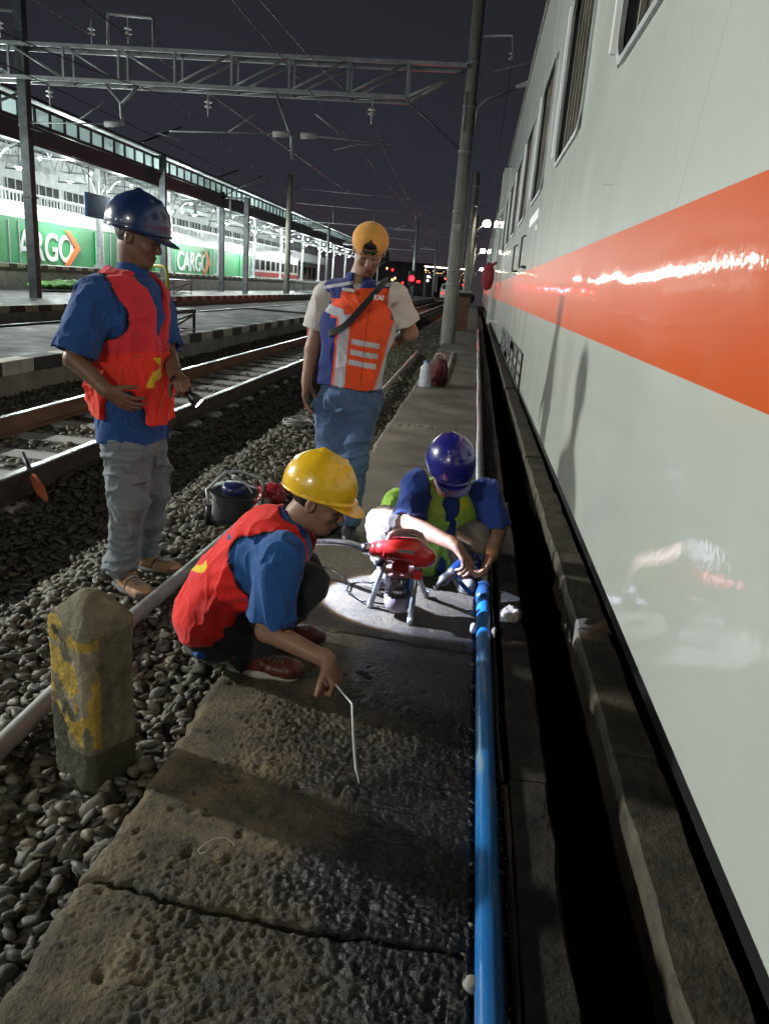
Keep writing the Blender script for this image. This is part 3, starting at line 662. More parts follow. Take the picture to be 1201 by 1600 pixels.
# ------------------------------------------------------------------ catenary gantry
GY = 21.5
gt = empty('catenary_gantry', (-12.72, GY, .3), 'steel lattice gantry beam spanning the tracks high overhead', 'gantry')
b = MB(); b.box((-12.85, GY-.13, .0), (-12.6, GY+.13, 9.2), .01); b.box((-12.88, GY-.16, 3.0), (-12.57, GY+.16, 3.05)); wb(b, 'mast', M['steel_dark'], gt)
tb = MB(); xl, xr, xe = -16.5, -.86, -2.3
for y in (GY-.28, GY+.28):
    tb.box((xl, y-.045, 6.72), (xr, y+.045, 6.81)); tb.box((xl, y-.045, 5.93), (xe, y+.045, 6.02))
nodes = [-2.3-1.52*k for k in range(10)]
for y in (GY-.28, GY+.28):
    for k, x in enumerate(nodes): tb.box((x-.03, y-.03, 6.0), (x+.03, y+.03, 6.74))
    for k in range(9):
        a_, c_ = nodes[k], nodes[k+1]
        if k < 4: tb.tube([(a_, y, 6.76), (c_, y, 5.98)], .032, 6)
        else: tb.tube([(a_, y, 5.98), (c_, y, 6.76)], .032, 6)
    tb.tube([(xe, y, 5.98), (xr, GY, 6.72)], .045, 6)
for x in nodes: tb.tube([(x, GY-.28, 5.96), (x, GY+.28, 5.96)], .022, 5); tb.tube([(x, GY-.28, 6.77), (x, GY+.28, 6.77)], .022, 5); tb.tube([(x, GY-.28, 5.97), (x-1.5, GY+.28, 5.97)], .018, 5)
wb(tb, 'truss', M['steel_galv'], gt)
b = MB(); b.tube([(-12.7, GY, 5.7), (-14.6, GY, 5.0)], .04, 6); wb(b, 'stay', M['steel_dark'], gt); b = MB(); b.tube([(xe, GY, 5.95), (-.8, GY, 4.88)], .022, 6); wb(b, 'stay', M['steel_dark'], gt)
def insulator(bm_, c, n=2, r=.1):
    for k in range(n): bm_.lathe([(0, .05), (.03, .05), (r*.6, .02), (r, -.015), (r*.5, -.01), (.02, -.04), (0, -.04)], 10, Matrix.Translation((c[0], c[1], c[2]-k*.11)))
for x, z, zt in ((-7.58, 5.68, 5.95), (-12.0, 5.72, 5.95), (-3.2, 5.72, 5.95), (-9.75, 7.3, 7.55), (-13.3, 7.3, 7.55), (-10.75, 7.25, 7.5)):
    b = MB(); b.tube([(x, GY, zt), (x, GY, z-.35)], .015, 5); insulator(b, (x, GY, z)); wb(b, 'insulator', M['white_gloss'], gt)
b = MB(); b.tube([(-10.3, GY, 6.8), (-10.3, GY, 7.62), (-9.06, GY, 7.57), (-9.06, GY, 6.8)], .05, 6); wb(b, 'hanger_frame', M['steel_galv'], gt); b = MB()
b.tube([(-14.2, GY, 6.8), (-14.2, GY, 7.6), (-12.9, GY, 7.6)], .05, 6); wb(b, 'hanger_frame', M['steel_galv'], gt)
for xa, xb, zt in ((-5.75, -5.3, 4.4), (-10.4, -10.0, 5.0)):
    b = MB(); b.tube([(xa, GY, 5.95), (xb, GY, zt+.55), (xb+.04, GY, zt)], .045, 6); b.tube([(xb+.5 if xa < -8 else xb+.02, GY, 5.95 if xa < -8 else zt+.6), (xb, GY, zt+.5)], .04, 6); wb(b, 'drop_post', M['steel_galv'], gt)
for x0, x1_, xi in ((-12.6, -10.1, -10.25), (-8.65, -5.45, -5.6), (-2.65, -4.95, -4.85)):
    b = MB(); b.tube([(x0, GY, 4.92), (x1_, GY, 5.02)], .022, 6); s = 1 if x1_ < x0 else -1
    b.tube([(x0-s*1.2*0, GY, 4.92), (x0-.35 if s < 0 else x0-.9, GY, 4.86), (x0+.35 if s < 0 else x0-1.5, GY, 4.70)], .016, 6)
    b.tube([((x0+x1_)/2, GY, 4.96), ((x0+x1_)/2+.9*(-s), GY, 5.55)], .018, 6); wb(b, 'registration_arm', M['steel_galv'], gt)
    b = MB(); b.tube([(xi-.2, GY, 5.0), (xi+.2, GY, 5.02)], .075, 10); wb(b, 'rod_insulator', M['white_gloss'], gt)
# concrete poles with lamp arms along the walkway
def conc_pole(x, y, h, r0, r1, label, band=True):
    t = empty('concrete_pole', (x, y, 0), label, 'pole', 'round concrete poles on the walkway'); b = MB()
    b.lathe([(0, -.4), (r0*1.0, -.4), (r0, 0), (r1, h), (0, h)], 28); b.build('shaft', M['pole_concrete'], t)
    for z in (1.55, 1.9, 5.9, 6.9, 4.85, 3.4): b = MB(); rr = r0+(r1-r0)*z/h; b.lathe([(rr, z-.03), (rr+.012, z-.03), (rr+.012, z+.03), (rr, z+.03)], 28); b.build('steel_band', M['steel_galv'], t)
    return t
P1 = conc_pole(-.70, 21.5, 10, .185, .14, 'thick leaning looking round concrete pole standing on the walkway, nearest')
b = MB(); b.box((-.09, -.012, -.075), (.09, .0, .075)); o = b.build('number_plate', M['paint_white'], P1); o.location = (-.02, -.172, 3.0)
b = MB(); b.tube([(.15, 0, 5.2), (.16, 0, 5.75), (.17, 0, 6.0)], .02, 6); b.tube([(-.1, -.2, 5.3), (-.1, -.2, 6.2)], .02, 6); b.tube([(.2, 0, 0), (.2, -.02, 5.2)], .018, 6); b.build('conduit', M['steel_galv'], P1)
b = MB(); b.tube([(.17, 0, 7.5), (.9, 0, 7.55), (.95, 0, 7.2)], .03, 6); insulator(b, (.95, 0, 7.15), 2); b.build('insulator_arm', M['steel_galv'], P1)
P2 = conc_pole(-.68, 45, 7.6, .19, .15, 'second round concrete pole behind the nearest one, paler')
conc_pole(-.68, 68, 7.5, .19, .15, 'third round concrete pole, far along the walkway')
def street_lamp(base, head, lit, label, W=0):
    t = empty('street_lamp', base, label, 'street lamp', 'lamps on the concrete poles'); A = np.array(base, float); B = np.array(head, float); u = nz(B-A)
    b = MB(); b.tube([A-V3(0, 0, .55), A-V3(0, 0, .12), A+u*.2, B], [.05, .05, .045, .04], 8); wb(b, 'arm', M['steel_galv'], t)
    R3 = np.stack([u, nz(np.cross((0, 0, 1), u)), nz(np.cross(u, np.cross((0, 0, 1), u)))]); 
    b = MB(); b.obox(B+u*.22, (.5, .17, .09), R3, .03); wb(b, 'head', M['steel_white'], t)
    b = MB(); b.obox(B+u*.24-R3[2]*.055, (.34, .13, .03), R3, .01); wb(b, 'lens', M['lamp_far'] if lit else M['panel'], t)
    if lit:
        ld = bpy.data.lights.new('lamp_light', 'POINT'); ld.energy = W; ld.color = (1, .93, .82); ld.shadow_soft_size = .1; lo = bpy.data.objects.new('lamp_light', ld); COL.objects.link(lo); lo.parent = t; lo.location = Vector(tuple(B+u*.24-V3(0, 0, .15)))-Vector(t.location)
        b = MB(); b.lathe([(0, -.16), (.17, -.14), (.22, 0), (.17, .14), (0, .2)], 14, Matrix.Translation(tuple(B+u*.24-V3(0, 0, .08)))); wb(b, 'glowing_bulb', M['lamp_far'], t)
street_lamp((-.5, 21.5, 5.98), (.45, 21.5, 6.40), False, 'unlit lamp on an arm from the nearest concrete pole')
street_lamp((-.5, 45, 4.6), (-.08, 45, 4.95), True, 'bright lit lamp on the second concrete pole beside the train', 500)
street_lamp((-.5, 68, 4.2), (-.1, 68, 4.6), True, 'smaller lit lamp farther along, on the third concrete pole', 500)
street_lamp((-.5, 100, 3.6), (-.0, 100, 4.0), True, 'tiny distant lit lamp low beside the far end of the train', 400)
# masts beside the canopy
def mast(x, y, h, label, arm=1.6):
    t = empty('catenary_mast', (x, y, .3), label, 'mast', 'dark steel masts beside the canopy'); b = MB(); b.box((-.14, -.1, 0), (.14, .1, h-.3), .01); b.box((-arm, -.05, h-.42), (.15, .05, h-.32))
    b.tube([(-arm*.9, 0, h-.35), (.9, 0, h+.9)], .04, 6) ; b.tube([(-arm, 0, h-.4), (-arm-.7, 0, h-2.2)], .03, 6); b.box((-arm*.6-.05, -.05, h-1.5), (-arm*.6+.05, .05, h-.42)); b.build('mast_frame', M['steel_dark'], t)
    return t
mast(-14.6, 35.5, 6.2, 'steel mast with a slanting arm rising behind the blue hard hat of the standing man', 2.6)
mast(-15.0, 45, 5.75, 'steel mast with a slanting arm, second from the lattice mast', 2.6)
mast(-13.4, 44.5, 5.5, 'steel mast nearer the tracks, third from the lattice mast', 1.6)
t = empty('concrete_post', (-13.3, 54, .3), 'pale round concrete post rising alone above the platform', 'post'); b = MB(); b.lathe([(0, 0), (.22, 0), (.17, 7.7), (0, 7.7)], 16); b.build('post_shaft', M['pole_concrete'], t)
for k, (x, y, h) in enumerate(((-13.2, 68, 6.5), (-6.2, 75, 7.5), (-12.8, 84, 6.2), (-6.2, 110, 7.5))):
    t = empty('distant_mast', (x, y, 0), 'thin distant catenary mast above the tracks', 'mast', 'thin distant masts'); b = MB(); b.lathe([(0, 0), (.16, 0), (.12, h), (0, h)], 10); b.box((-2.2, -.04, h-1.1), (0, .04, h-1.0)); b.tube([(-2.2, 0, h-1.05), (0, 0, h-.3)], .03, 5); b.build('mast_pole', M['steel_galv'], t)
for k, y in enumerate((58, 92, 130)):
    t = empty('distant_gantry', (-7, y, 0), ['dark distant cable span across the tracks, nearest of them', 'dark distant cable span across the tracks, middle of them', 'dark distant cable span across the tracks, farthest'][k], 'gantry')
    b = MB(); h = 6.6
    b.tube([(-14, 0, h), (0.0, 0, h-.3)], .03, 5); b.tube([(-14, 0, h+1.0), (0, 0, h+.6)], .025, 5); b.tube([(-14, 0, h-1.2), (0, 0, h-1.3)], .03, 5)
    for x in (-11, -8, -5, -2): b.tube([(x, 0, h-1.2), (x, 0, h)], .03, 5)
    for v in b.bm.verts: v.co.x += 7
    b.build('span', M['steel_galv'], t)
# wires
def wire(pts, label, r=.011, name='overhead_wire'):
    b = MB(); b.tube(pts, r, 5); o = b.build(name, M['steel_dark']); tag(o, label, 'wire', 'overhead wires above the tracks')
for x, lab in ((-3.35, 'above the closest track'), (-8.65, 'above the middle track')):
    wire([(x, y, 4.62) for y in (-5, 21.5, 58, 92, 130)], 'straight contact wire '+lab, .010)
    pts = []
    for a_, c_ in ((-8, 21.5), (21.5, 58), (58, 92), (92, 130)):
        for k in range(8): u = k/8; pts.append((x, a_+(c_-a_)*u, 5.75-.85*4*u*(1-u)))
    wire(pts, 'sagging messenger wire '+lab, .012)
wire([(-10.8, -2, 8.2), (-9.75, 21.5, 7.12), (-9, 58, 7)], 'feeder wire crossing the upper left sky', .016)
wire([(-13.4, 4, 8.0), (-10.75, 21.5, 7.1)], 'lower feeder wire at the upper left', .014)
wire([(.25, 21.5, 7.0), (.25, 60, 7)], 'wire running from the insulator arm of the nearest concrete pole', .012)
wire([(-.66, 21.5, 6.6), (1.6, 17, 6.1)], 'dark cable from the nearest concrete pole over the train', .018)
# ------------------------------------------------------------------ far end: signal, footbridge, buildings
sg = empty('railway_signal', (-5.08, 60, 0), 'railway signal glowing red above the tracks', 'signal')
b = MB(); b.tube([(-5.08, 60, -.1), (-5.08, 60, 2.6)], .07, 10); wb(b, 'post', M['steel_dark'], sg)
b = MB(); b.box((-5.33, 59.9, 1.45), (-4.83, 60.1, 2.5), .05); wb(b, 'backboard', M['black_metal'], sg)
b = MB(); b.lathe([(0, 0), (.22, 0), (.25, .12), (.26, .2)], 14, axis_mat((-5.08, 59.9, 1.98), (0, -1, 0))); wb(b, 'hood', M['black_metal'], sg)
b = MB(); b.lathe([(0, .06), (.15, .045), (.21, 0)], 14, axis_mat((-5.08, 59.89, 1.98), (0, -1, 0))); wb(b, 'red_lens', M['lamp_red'], sg)
ld = bpy.data.lights.new('signal_light', 'SPOT'); ld.energy = 1100; ld.color = (1, .02, .03); ld.shadow_soft_size = .1; ld.spot_size = math.radians(70); ld.spot_blend = 1; lo = bpy.data.objects.new('signal_light', ld); COL.objects.link(lo); lo.parent = sg; lo.location = (0, -.35, 1.98); lo.rotation_euler = (math.radians(85), 0, math.radians(180-6+0)); 
lo.rotation_euler = Vector((0.07, 1, .035)).to_track_quat('Z', 'Y').to_euler()
dw = mat('dark_wall', (.05, .045, .05), .8, base2=(.09, .08, .08), scale=.6)
lit_w = emis('lit_window', (1., .62, .28), 3.0); lit_c = emis('lit_window_cool', (.9, .95, 1), 4.0); lit_r = emis('red_lamp', (1, .02, .02), 4)
def far_building(x0, x1_, y, h, label, nwin, seed, ms=lit_w):
    t = empty('distant_building', ((x0+x1_)/2, y, 0), label, 'building'); r = random.Random(seed); b = MB(); b.box((x0, y, 0), (x1_, y+12, h)); b.box((x0-.3, y-.3, h), (x1_+.3, y+12.3, h+.25)); wb(b, 'wall', dw, t)
    for k in range(nwin):
        cx_ = r.uniform(x0+.6, x1_-.6); cz = r.uniform(.9, h-.8); w = r.uniform(.2, .7); b = MB(); b.box((cx_-w/2, y-.06, cz-.15), (cx_+w/2, y-.02, cz+.25)); wb(b, 'window', r.choice([ms, ms, lit_c, lit_r]), t)
far_building(-24, -9, 150, 5.5, 'low dark building with lit windows beyond the signal, left', 14, 2)
far_building(-8.5, -1.5, 165, 4.8, 'low dark building with lit windows behind the red signal', 16, 5)
fb = empty('footbridge', (-4, 118, 0), 'distant covered footbridge edged with warm white lights', 'footbridge')
b = MB(); b.box((-8.2, 118, 3.1), (-1.2, 120, 3.4)); b.box((-8.2, 118, 4.3), (-1.2, 120, 4.45)); b.box((-8.2, 118.2, 0), (-7.8, 119, 3.1)); b.box((-1.6, 118.2, 0), (-1.2, 119, 3.1)); wb(b, 'deck', dw, fb)
b = MB(); b.box((-8.2, 117.9, 4.32), (-1.2, 117.98, 4.42)); wb(b, 'light_strip', emis('strip', (1, .84, .6), 14), fb)
b = MB()
rr = random.Random(4)
for k in range(26): x = -8+6.6*k/25; z = rr.choice([3.5, 3.75, 2.8]); b.box((x, 117.9, z), (x+.12, 117.97, z+.09))
wb(b, 'small_lamp', lit_w, fb)
# red-lit box and small hut by the poles
t = empty('relay_cabinet', (-.46, 29, 0), 'small rusty red lineside cabinet with a dark flat top behind the nearest concrete pole', 'cabinet')
b = MB(); b.box((-.2, -.3, 0), (.2, .3, 1.2), .01); b.build('cabinet_body', M['rust'], t); b = MB(); b.box((-.28, -.4, 1.2), (.3, .4, 1.32), .01); b.build('cabinet_top', M['black_metal'], t); b = MB(); b.box((-.25, -.35, 1.32), (.25, .35, 1.42)); b.build('cabinet_lid', M['paint_white'], t)
# parked vehicle/locomotive light shapes near the signal
t = empty('parked_van', (-3.4, 95, 0), 'small pale van parked far away beyond the signal', 'van'); b = MB(); b.prism([(-1.0, .4), (-1.0, 1.3), (-.8, 1.95), (.8, 1.95), (1.0, 1.3), (1.0, .4)], 'y', -2, 2); b.build('van_body', M['white_gloss'], t); b = MB(); b.box((-.78, -2.02, 1.35), (.78, -2.0, 1.85)); b.build('windscreen', M['glass_dark'], t)
for s in (-.7, .7): b = MB(); b.box((s-.14, -2.04, .8), (s+.14, -2.0, 1.0)); b.build('tail_light', lit_r, t)
# ------------------------------------------------------------------ passenger train on the right
TX = .42
def pcoach(y0, y1, wins, label, detail=True, orange=True):
    t = empty('passenger_coach', (TX, (y0+y1)/2, -.7), label, 'railway coach', 'coaches of the train on the right')
    zs = [.68, 1.285, 1.63, 2.23, 3.2, 4.3]; ys = sorted({y0, y1, *[w for ab in wins for w in ab]})
    b = MB()
    for k in range(5):
        for a_, c_ in zip(ys[:-1], ys[1:]):
            if k == 3 and any(abs(a_-w[0]) < 1e-6 for w in wins): continue
            b.mi = 1 if (k == 1 and orange) else 0
            b.quad((TX, a_, zs[k]), (TX, c_, zs[k]), (TX, c_, zs[k+1]), (TX, a_, zs[k+1]))
    b.mi = 0
    bmesh.ops.remove_doubles(b.bm, verts=b.bm.verts[:], dist=.0005)
    b.mi = 2
    for a_, c_ in wins:   # reveals
        for p, q_ in (((a_, 2.23), (c_, 2.23)), ((c_, 2.23), (c_, 3.2)), ((c_, 3.2), (a_, 3.2)), ((a_, 3.2), (a_, 2.23))): b.quad((TX, p[0], p[1]), (TX, q_[0], q_[1]), (TX+.1, q_[0], q_[1]), (TX+.1, p[0], p[1]))
    b.mi = 0
    b.quad((TX, y0, .68), (3.2, y0, .68), (3.2, y0, 4.3), (TX, y0, 4.3)); b.quad((TX, y1, .68), (3.2, y1, .68), (3.2, y1, 4.3), (TX, y1, 4.3)); b.quad((3.2, y0, .68), (3.2, y1, .68), (3.2, y1, 4.3), (3.2, y0, 4.3))
    b.quad((TX, y0, .68), (TX, y1, .68), (TX+.05, y1, .676), (TX+.05, y0, .676))
    wb(b, 'body', [M['coach_white'], M['coach_orange'], M['black_metal']], t)
    b = MB(); b.prism([(TX-.025, 4.3), (TX-.025, 4.34), (TX+.15, 4.52), (TX+.7, 4.8), (1.8, 4.9), (2.9, 4.75), (3.2, 4.3)], 'y', y0, y1); wb(b, 'roof', M['coach_roof'], t)
    b = MB(); b.box((TX+.3, y0+.3, .1), (2.9, y1-.3, .66)); wb(b, 'underframe', M['black_metal'], t)
    for i_, (a_, c_) in enumerate(wins):
        fr = MB(); n = 5; rad = .13
        def rr(y_a, y_b, z_a, z_b, r): 
            pts = []
            for (cy, cz, s0) in ((y_b-r, z_b-r, 0), (y_a+r, z_b-r, 90), (y_a+r, z_a+r, 180), (y_b-r, z_a+r, 270)):
                for k in range(n+1): an = math.radians(s0+90*k/n); pts.append((cy+r*math.cos(an), cz+r*math.sin(an)))
            return pts
        o_ = rr(a_-.012, c_+.012, 2.218, 3.212, rad+.012); in_ = rr(a_+.012, c_-.012, 2.242, 3.188, rad)
        vo = [fr.bm.verts.new((TX-.014, p[0], p[1])) for p in o_]; vi = [fr.bm.verts.new((TX-.014, p[0], p[1])) for p in in_]; vb = [fr.bm.verts.new((TX+.004, p[0], p[1])) for p in in_]; vw = [fr.bm.verts.new((TX+.004, p[0], p[1])) for p in o_]; m_ = len(vo)
        for k in range(m_):
            j_ = (k+1) % m_; fr._f([vo[k], vo[j_], vi[j_], vi[k]]); fr._f([vi[k], vi[j_], vb[j_], vb[k]]); fr._f([vw[k], vw[j_], vo[j_], vo[k]])
        f_ = wb(fr, 'window', M['steel_galv'], t)
        if detail:
            g_ = MB(); g_.box((TX+.032, a_, 2.22), (TX+.04, c_, 3.21)); g_.build('glass', M['glass_dark'], f_).location = -(Vector(f_.location))-Vector(t.location)
            g_ = MB(); 
            for u in (.2, .36, .5, .62, .8): g_.box((TX+.012, a_+(c_-a_)*u-.010, 2.23), (TX+.03, a_+(c_-a_)*u+.010, 3.2))
            g_.build('bars', mat_bar, f_).location = -(Vector(f_.location))-Vector(t.location)
            g_ = MB(); g_.box((TX-.028, c_+.07, 2.30), (TX-.002, c_+.095, 3.18), .006); g_.build('pull_bar', M['white_gloss'], f_).location = -(Vector(f_.location))-Vector(t.location)
        else:
            g_ = MB(); g_.box((TX+.032, a_, 2.22), (TX+.04, c_, 3.21)); g_.build('glass', M['glass_dark'], f_).location = -(Vector(f_.location))-Vector(t.location)
    return t
mat_bar = mat('bar', (.22, .21, .17), .5, base2=(.10, .09, .07), scale=8)
wins = [(-4.8, -3.6), (-2.5, -1.3), (-.15, 1.05), (1.98, 3.18)]+[(4.20+2.33*k, 5.50+2.33*k) for k in range(6)]
tc_ = pcoach(-9, 19.6, wins, 'near glossy pale green white coach with an orange stripe filling the right side')
pcoach(20.6, 41, [(22+2.3*k, 23.2+2.3*k) for k in range(8)], 'second coach of the train, seen edge on beyond the near one')
pcoach(42, 62, [(43.5+2.3*k, 44.7+2.3*k) for k in range(8)], 'third coach of the train, tiny beyond the lit street lamp', False)
# equipment grille and door handles, end rail
def tp(b, name, m): return b.build(name, m, tc_, True)
b = MB(); 
for z in (.66, .755, .85, .945): b.box((TX-.012, 6.3, z), (TX-.001, 11.2, z+.016))
for y in np.arange(6.3, 11.3, .7): b.box((TX-.014, y, .66), (TX-.002, y+.05, .96))
rr_ = random.Random(3)
for k in range(12):
    y = 6.35+rr_.randrange(7)*.7; z = .676+rr_.randrange(3)*.095; b.box((TX-.008, y+.06, z+.002), (TX-.001, y+.68, z+.076))
tp(b, 'grille', M['black_metal'])
for y in (8.0, 9.6):
    b = MB(); b.tube([(TX-.005, y, 1.98), (TX-.04, y, 1.96), (TX-.04, y, 1.70), (TX-.04, y-.05, 1.67), (TX-.04, y-.45, 1.67), (TX-.005, y-.47, 1.67)], .011, 6); tp(b, 'door_handle', M['black_metal'])
b = MB(); b.box((TX-.004, 6.6, 2.02), (TX-.0005, 7.7, 2.10)); tp(b, 'number_strip', M['white_gloss'])
b = MB(); b.box((TX-.12, 19.1, 3.15), (TX+.02, 19.5, 4.1), .02); b.box((TX-.1, 19.2, 4.1), (TX+.02, 19.45, 4.2)); tp(b, 'end_lamp_box', M['coach_white'])
b = MB()
for q_, x in enumerate((.34, .30)): b.tube([(x, 18.9+q_*.4, .68), (x, 18.9+q_*.4, 3.2)], .022, 8); b.tube([(x, 18.9+q_*.4, 3.2), (TX, 18.9+q_*.4, 3.3)], .022, 8); b.tube([(x, 18.9+q_*.4, .75), (TX, 18.9+q_*.4, .75)], .022, 8)
tp(b, 'end_handrail', M['white_gloss'])
# hanging red cloth
pc = at(762, 434, y=16.5)
rc = empty('red_cloth', pc, 'dark red rolled cloth bundle hanging at the side of the train', 'cloth')
sdf_obj('cloth_roll', [U(ell(pc+V3(0, 0, 0), (.125, .11, .25)), 0), U(ell(pc+V3(0, 0, .18), (.095, .08, .12)), .05), U(cap(pc+V3(0, 0, .2), pc+V3(.12, 0, .3), .03), .03)], .012, mat('dark_red_cloth', (.16, .012, .018), .8, base2=(.24, .02, .025), scale=9), rc, disp=folds(.008, (16, 16, 4)))
# ------------------------------------------------------------------ bollard
def bollard_col(V):
    n = fbm(V*13, 4, 71); n2 = fbm(V*40, 3, 72); h = V[:, 2]
    mask = ((n+.35*n2) > -.34) & (h > .10+.09*vn(V*7, 5)) & (h < .40+.05*vn(V*9, 6)) & ((V-np.array([-1.03,1.93,.15]))@np.array([-.454,-.891,0]) > .045)
    inner = (fbm(V*11+9, 3, 75) > .10) & (h < .36) & (h > .14)
    base = np.array([.19, .17, .11])*(1+.5*n[:, None]+.3*n2[:, None]); dark = np.array([.06, .06, .038])
    c = np.where((fbm(V*8, 4, 77) > .22)[:, None] | (h < .02)[:, None], dark, base)
    c = np.where(mask[:, None], np.array([.42, .29, .05])*(1+.35*n2[:, None]), c); c = np.where((mask & inner)[:, None], np.array([.27, .23, .16])*(1+.4*n2[:, None]), c)
    return np.clip(c, .01, 1)
bt = empty('bollard', (-1.03, 1.93, -.12), 'weathered concrete bollard with flaking yellow paint standing in the ballast', 'bollard')
an = math.radians(-27); fr = np.array([[math.cos(an), math.sin(an), 0], [-math.sin(an), math.cos(an), 0], [0, 0, 1]])
bops = [U(bxp((-1.03, 1.93, .15), (.096, .088, .36), fr, .02), 0)]
for a_, dz in ((0, .455), (1, .455), (2, .455), (3, .455)):
    dr = [fr[0], fr[1], -fr[0], -fr[1]][a_]; bops.append(IN(pln(np.array([-1.03, 1.93, .44])+dr*.085, nz(dr*1.0+V3(0, 0, .9))), .02))
for q in ((1, 1), (-1, 1), (1, -1), (-1, -1)):
    dr = nz(fr[0]*q[0]+fr[1]*q[1]); bops.append(IN(pln(np.array([-1.03, 1.93, .2])+dr*.118, dr), .01))
sdf_obj('bollard_stone', bops, .005, mat('bollard_mat', attr=True, rough=.85, base2=(.75, .75, .7), scale=30, bump=.8, bscale=60), bt, disp=lambda P: .007*fbm(P*10, 3, 61)+.003*fbm(P*45, 3, 62), col=bollard_col)
# ------------------------------------------------------------------ pipes
bp = empty('blue_pipe', (.17, 1.5, .0), 'long worn blue water pipe lying beside the drain in the foreground', 'pipe')
b = MB(); b.tube([(.178, y, .012+.002*math.sin(y*2)) for y in np.arange(-.2, 3.4, .12)], .0315, 28); wb(b, 'pipe_run', M['blue_pipe'], bp)
b = MB(); b.tube([(.178, 3.36, .012), (.178, 3.44, .014), (.178, 3.5, .018)], [.036, .036, .034], 28); b.tube([(.178, 3.5, .018), (.178, 3.512, .019)], .039, 28); wb(b, 'coupling', mat('coupling', (.02, .06, .16), .35, base2=(.03, .1, .25), scale=14), bp)
b = MB(); b.tube([(.178, 3.512, .019), (.178, 3.6, .03), (.176, 3.72, .035)], .026, 20); b.tube([(.178, 3.53, .02), (.178, 3.55, .022)], .031, 20); wb(b, 'tape_joint', M['paint_white'], bp)
gp = empty('water_pipe', (.17, 8, 0), 'thin pale grey water pipe running on along the walkway beyond the men', 'pipe')
b = MB(); b.tube([(.165+.004*math.sin(y*1.7), y, .02) for y in np.arange(3.9, 30, .4)], .027, 14); wb(b, 'pipe_run', mat('grey_pipe', (.34, .34, .37), .35, base2=(.25, .25, .27), scale=4), gp)
b = MB(); b.tube([(.20, y, -.02+.006*math.sin(y*3)) for y in np.arange(3.9, 30, .5)], .010, 6); wb(b, 'clip_rail', M['steel_galv'], gp)
pv = empty('grey_hose', (-1.3, 4, -.1), 'grey plastic conduit lying on the ballast left of the walkway, behind the bollard', 'pipe')
pts = [(-1.33, .9, -.05), (-1.33, 1.9, -.052), (-1.345, 2.9, -.055), (-1.31, 3.5, -.05), (-1.27, 4.3, -.04), (-1.24, 5.2, -.03), (-1.20, 7, -.02), (-1.17, 9.5, -.02), (-1.2, 13, -.03), (-1.25, 18, -.04)]
b = MB(); b.tube(pts, .034, 18); wb(b, 'conduit', M['pvc'], pv)
# ------------------------------------------------------------------ cable reel
cb = empty('cable_reel', (-1.40, 4.45, -.1), 'black wound cable reel with a blue hub and tube frame on the ballast', 'cable reel')
c0 = V3(-1.40, 4.45, -.085); ax_ = nz((.10, -.12, 1))
Mx = axis_mat(c0, ax_)
def lth(prof, name, m, n=28, MM=Mx, parent=cb):
    b = MB(); b.lathe(prof, n, MM); return wb(b, name, m, parent)
prof = [(0, .03)]
for k in range(11): z = .035+.0135*k; prof += [(.106+.004*(k % 2), z), (.123+.004*(k % 3), z+.0067)]
prof += [(.11, .19), (0, .19)]
lth(prof, 'cable_winding', mat('cable_black', (.022, .025, .024), .42, base2=(.05, .055, .05), scale=30), 30)
lth([(0, .015), (.15, .015), (.155, .02), (.15, .028), (0, .028)], 'lower_flange', M['black_plastic'])
lth([(0, .19), (.15, .192), (.155, .198), (.15, .204), (.09, .202), (0, .2)], 'upper_flange', M['black_plastic'])
lth([(.075, .2), (.08, .205), (.075, .235), (.06, .25), (0, .25)], 'hub', mat('hub_blue', (.008, .016, .07), .3, base2=(.012, .02, .1), scale=12))
def rp(x, y, z): return tuple(Mx@Vector((x, y, z)))
b = MB(); b.tube([rp(-.17, -.03, 0), rp(-.17, -.03, .13)], .019, 10); wb(b, 'grip', M['black_plastic'], cb)
b = MB(); b.tube([rp(-.17, -.03, .13), rp(-.16, .05, .20), rp(-.02, .10, .29), rp(.06, .07, .30), rp(.18, .0, .27), rp(.2, 0, .24), rp(.2, 0, .0)], .0095, 8); b.tube([rp(-.02, .1, .29), rp(.07, -.03, .25), rp(.16, -.12, .1), rp(.19, -.16, .0)], .006, 6); wb(b, 'tube_frame', M['steel_galv'], cb)
b = MB(); b.lathe([(0, -.02), (.018, -.01), (.018, .01), (0, .02)], 10, Matrix.Translation(rp(.01, .03, .28))); wb(b, 'knob', M['paint_white'], cb)
t = empty('red_bag', (-1.27, 4.75, -.1), 'crumpled red plastic bag on the ballast behind the cable reel', 'bag')
sdf_obj('crumpled_plastic', [U(ell((-1.26, 4.85, -.02), (.10, .13, .07)), 0), U(ell((-1.16, 5.05, .02), (.06, .09, .05)), .03)], .008, mat('red_plastic', (.30, .012, .02), .4), t, disp=folds(.016, (18, 18, 18), 9))
t = empty('wire_coil', (-1.72, 7.7, -.08), 'small loose coil of pale grey wire on the ballast', 'coil'); b = MB(); pts = []
for k in range(90): a_ = k*.42; r_ = .13+.03*math.sin(k*.37); pts.append((r_*math.cos(a_), r_*math.sin(a_)*1.1, .03+.02*math.sin(k*.9)+k*.0006))
b.tube(pts, .008, 5); b.build('wire_loops', M['pvc'], t)
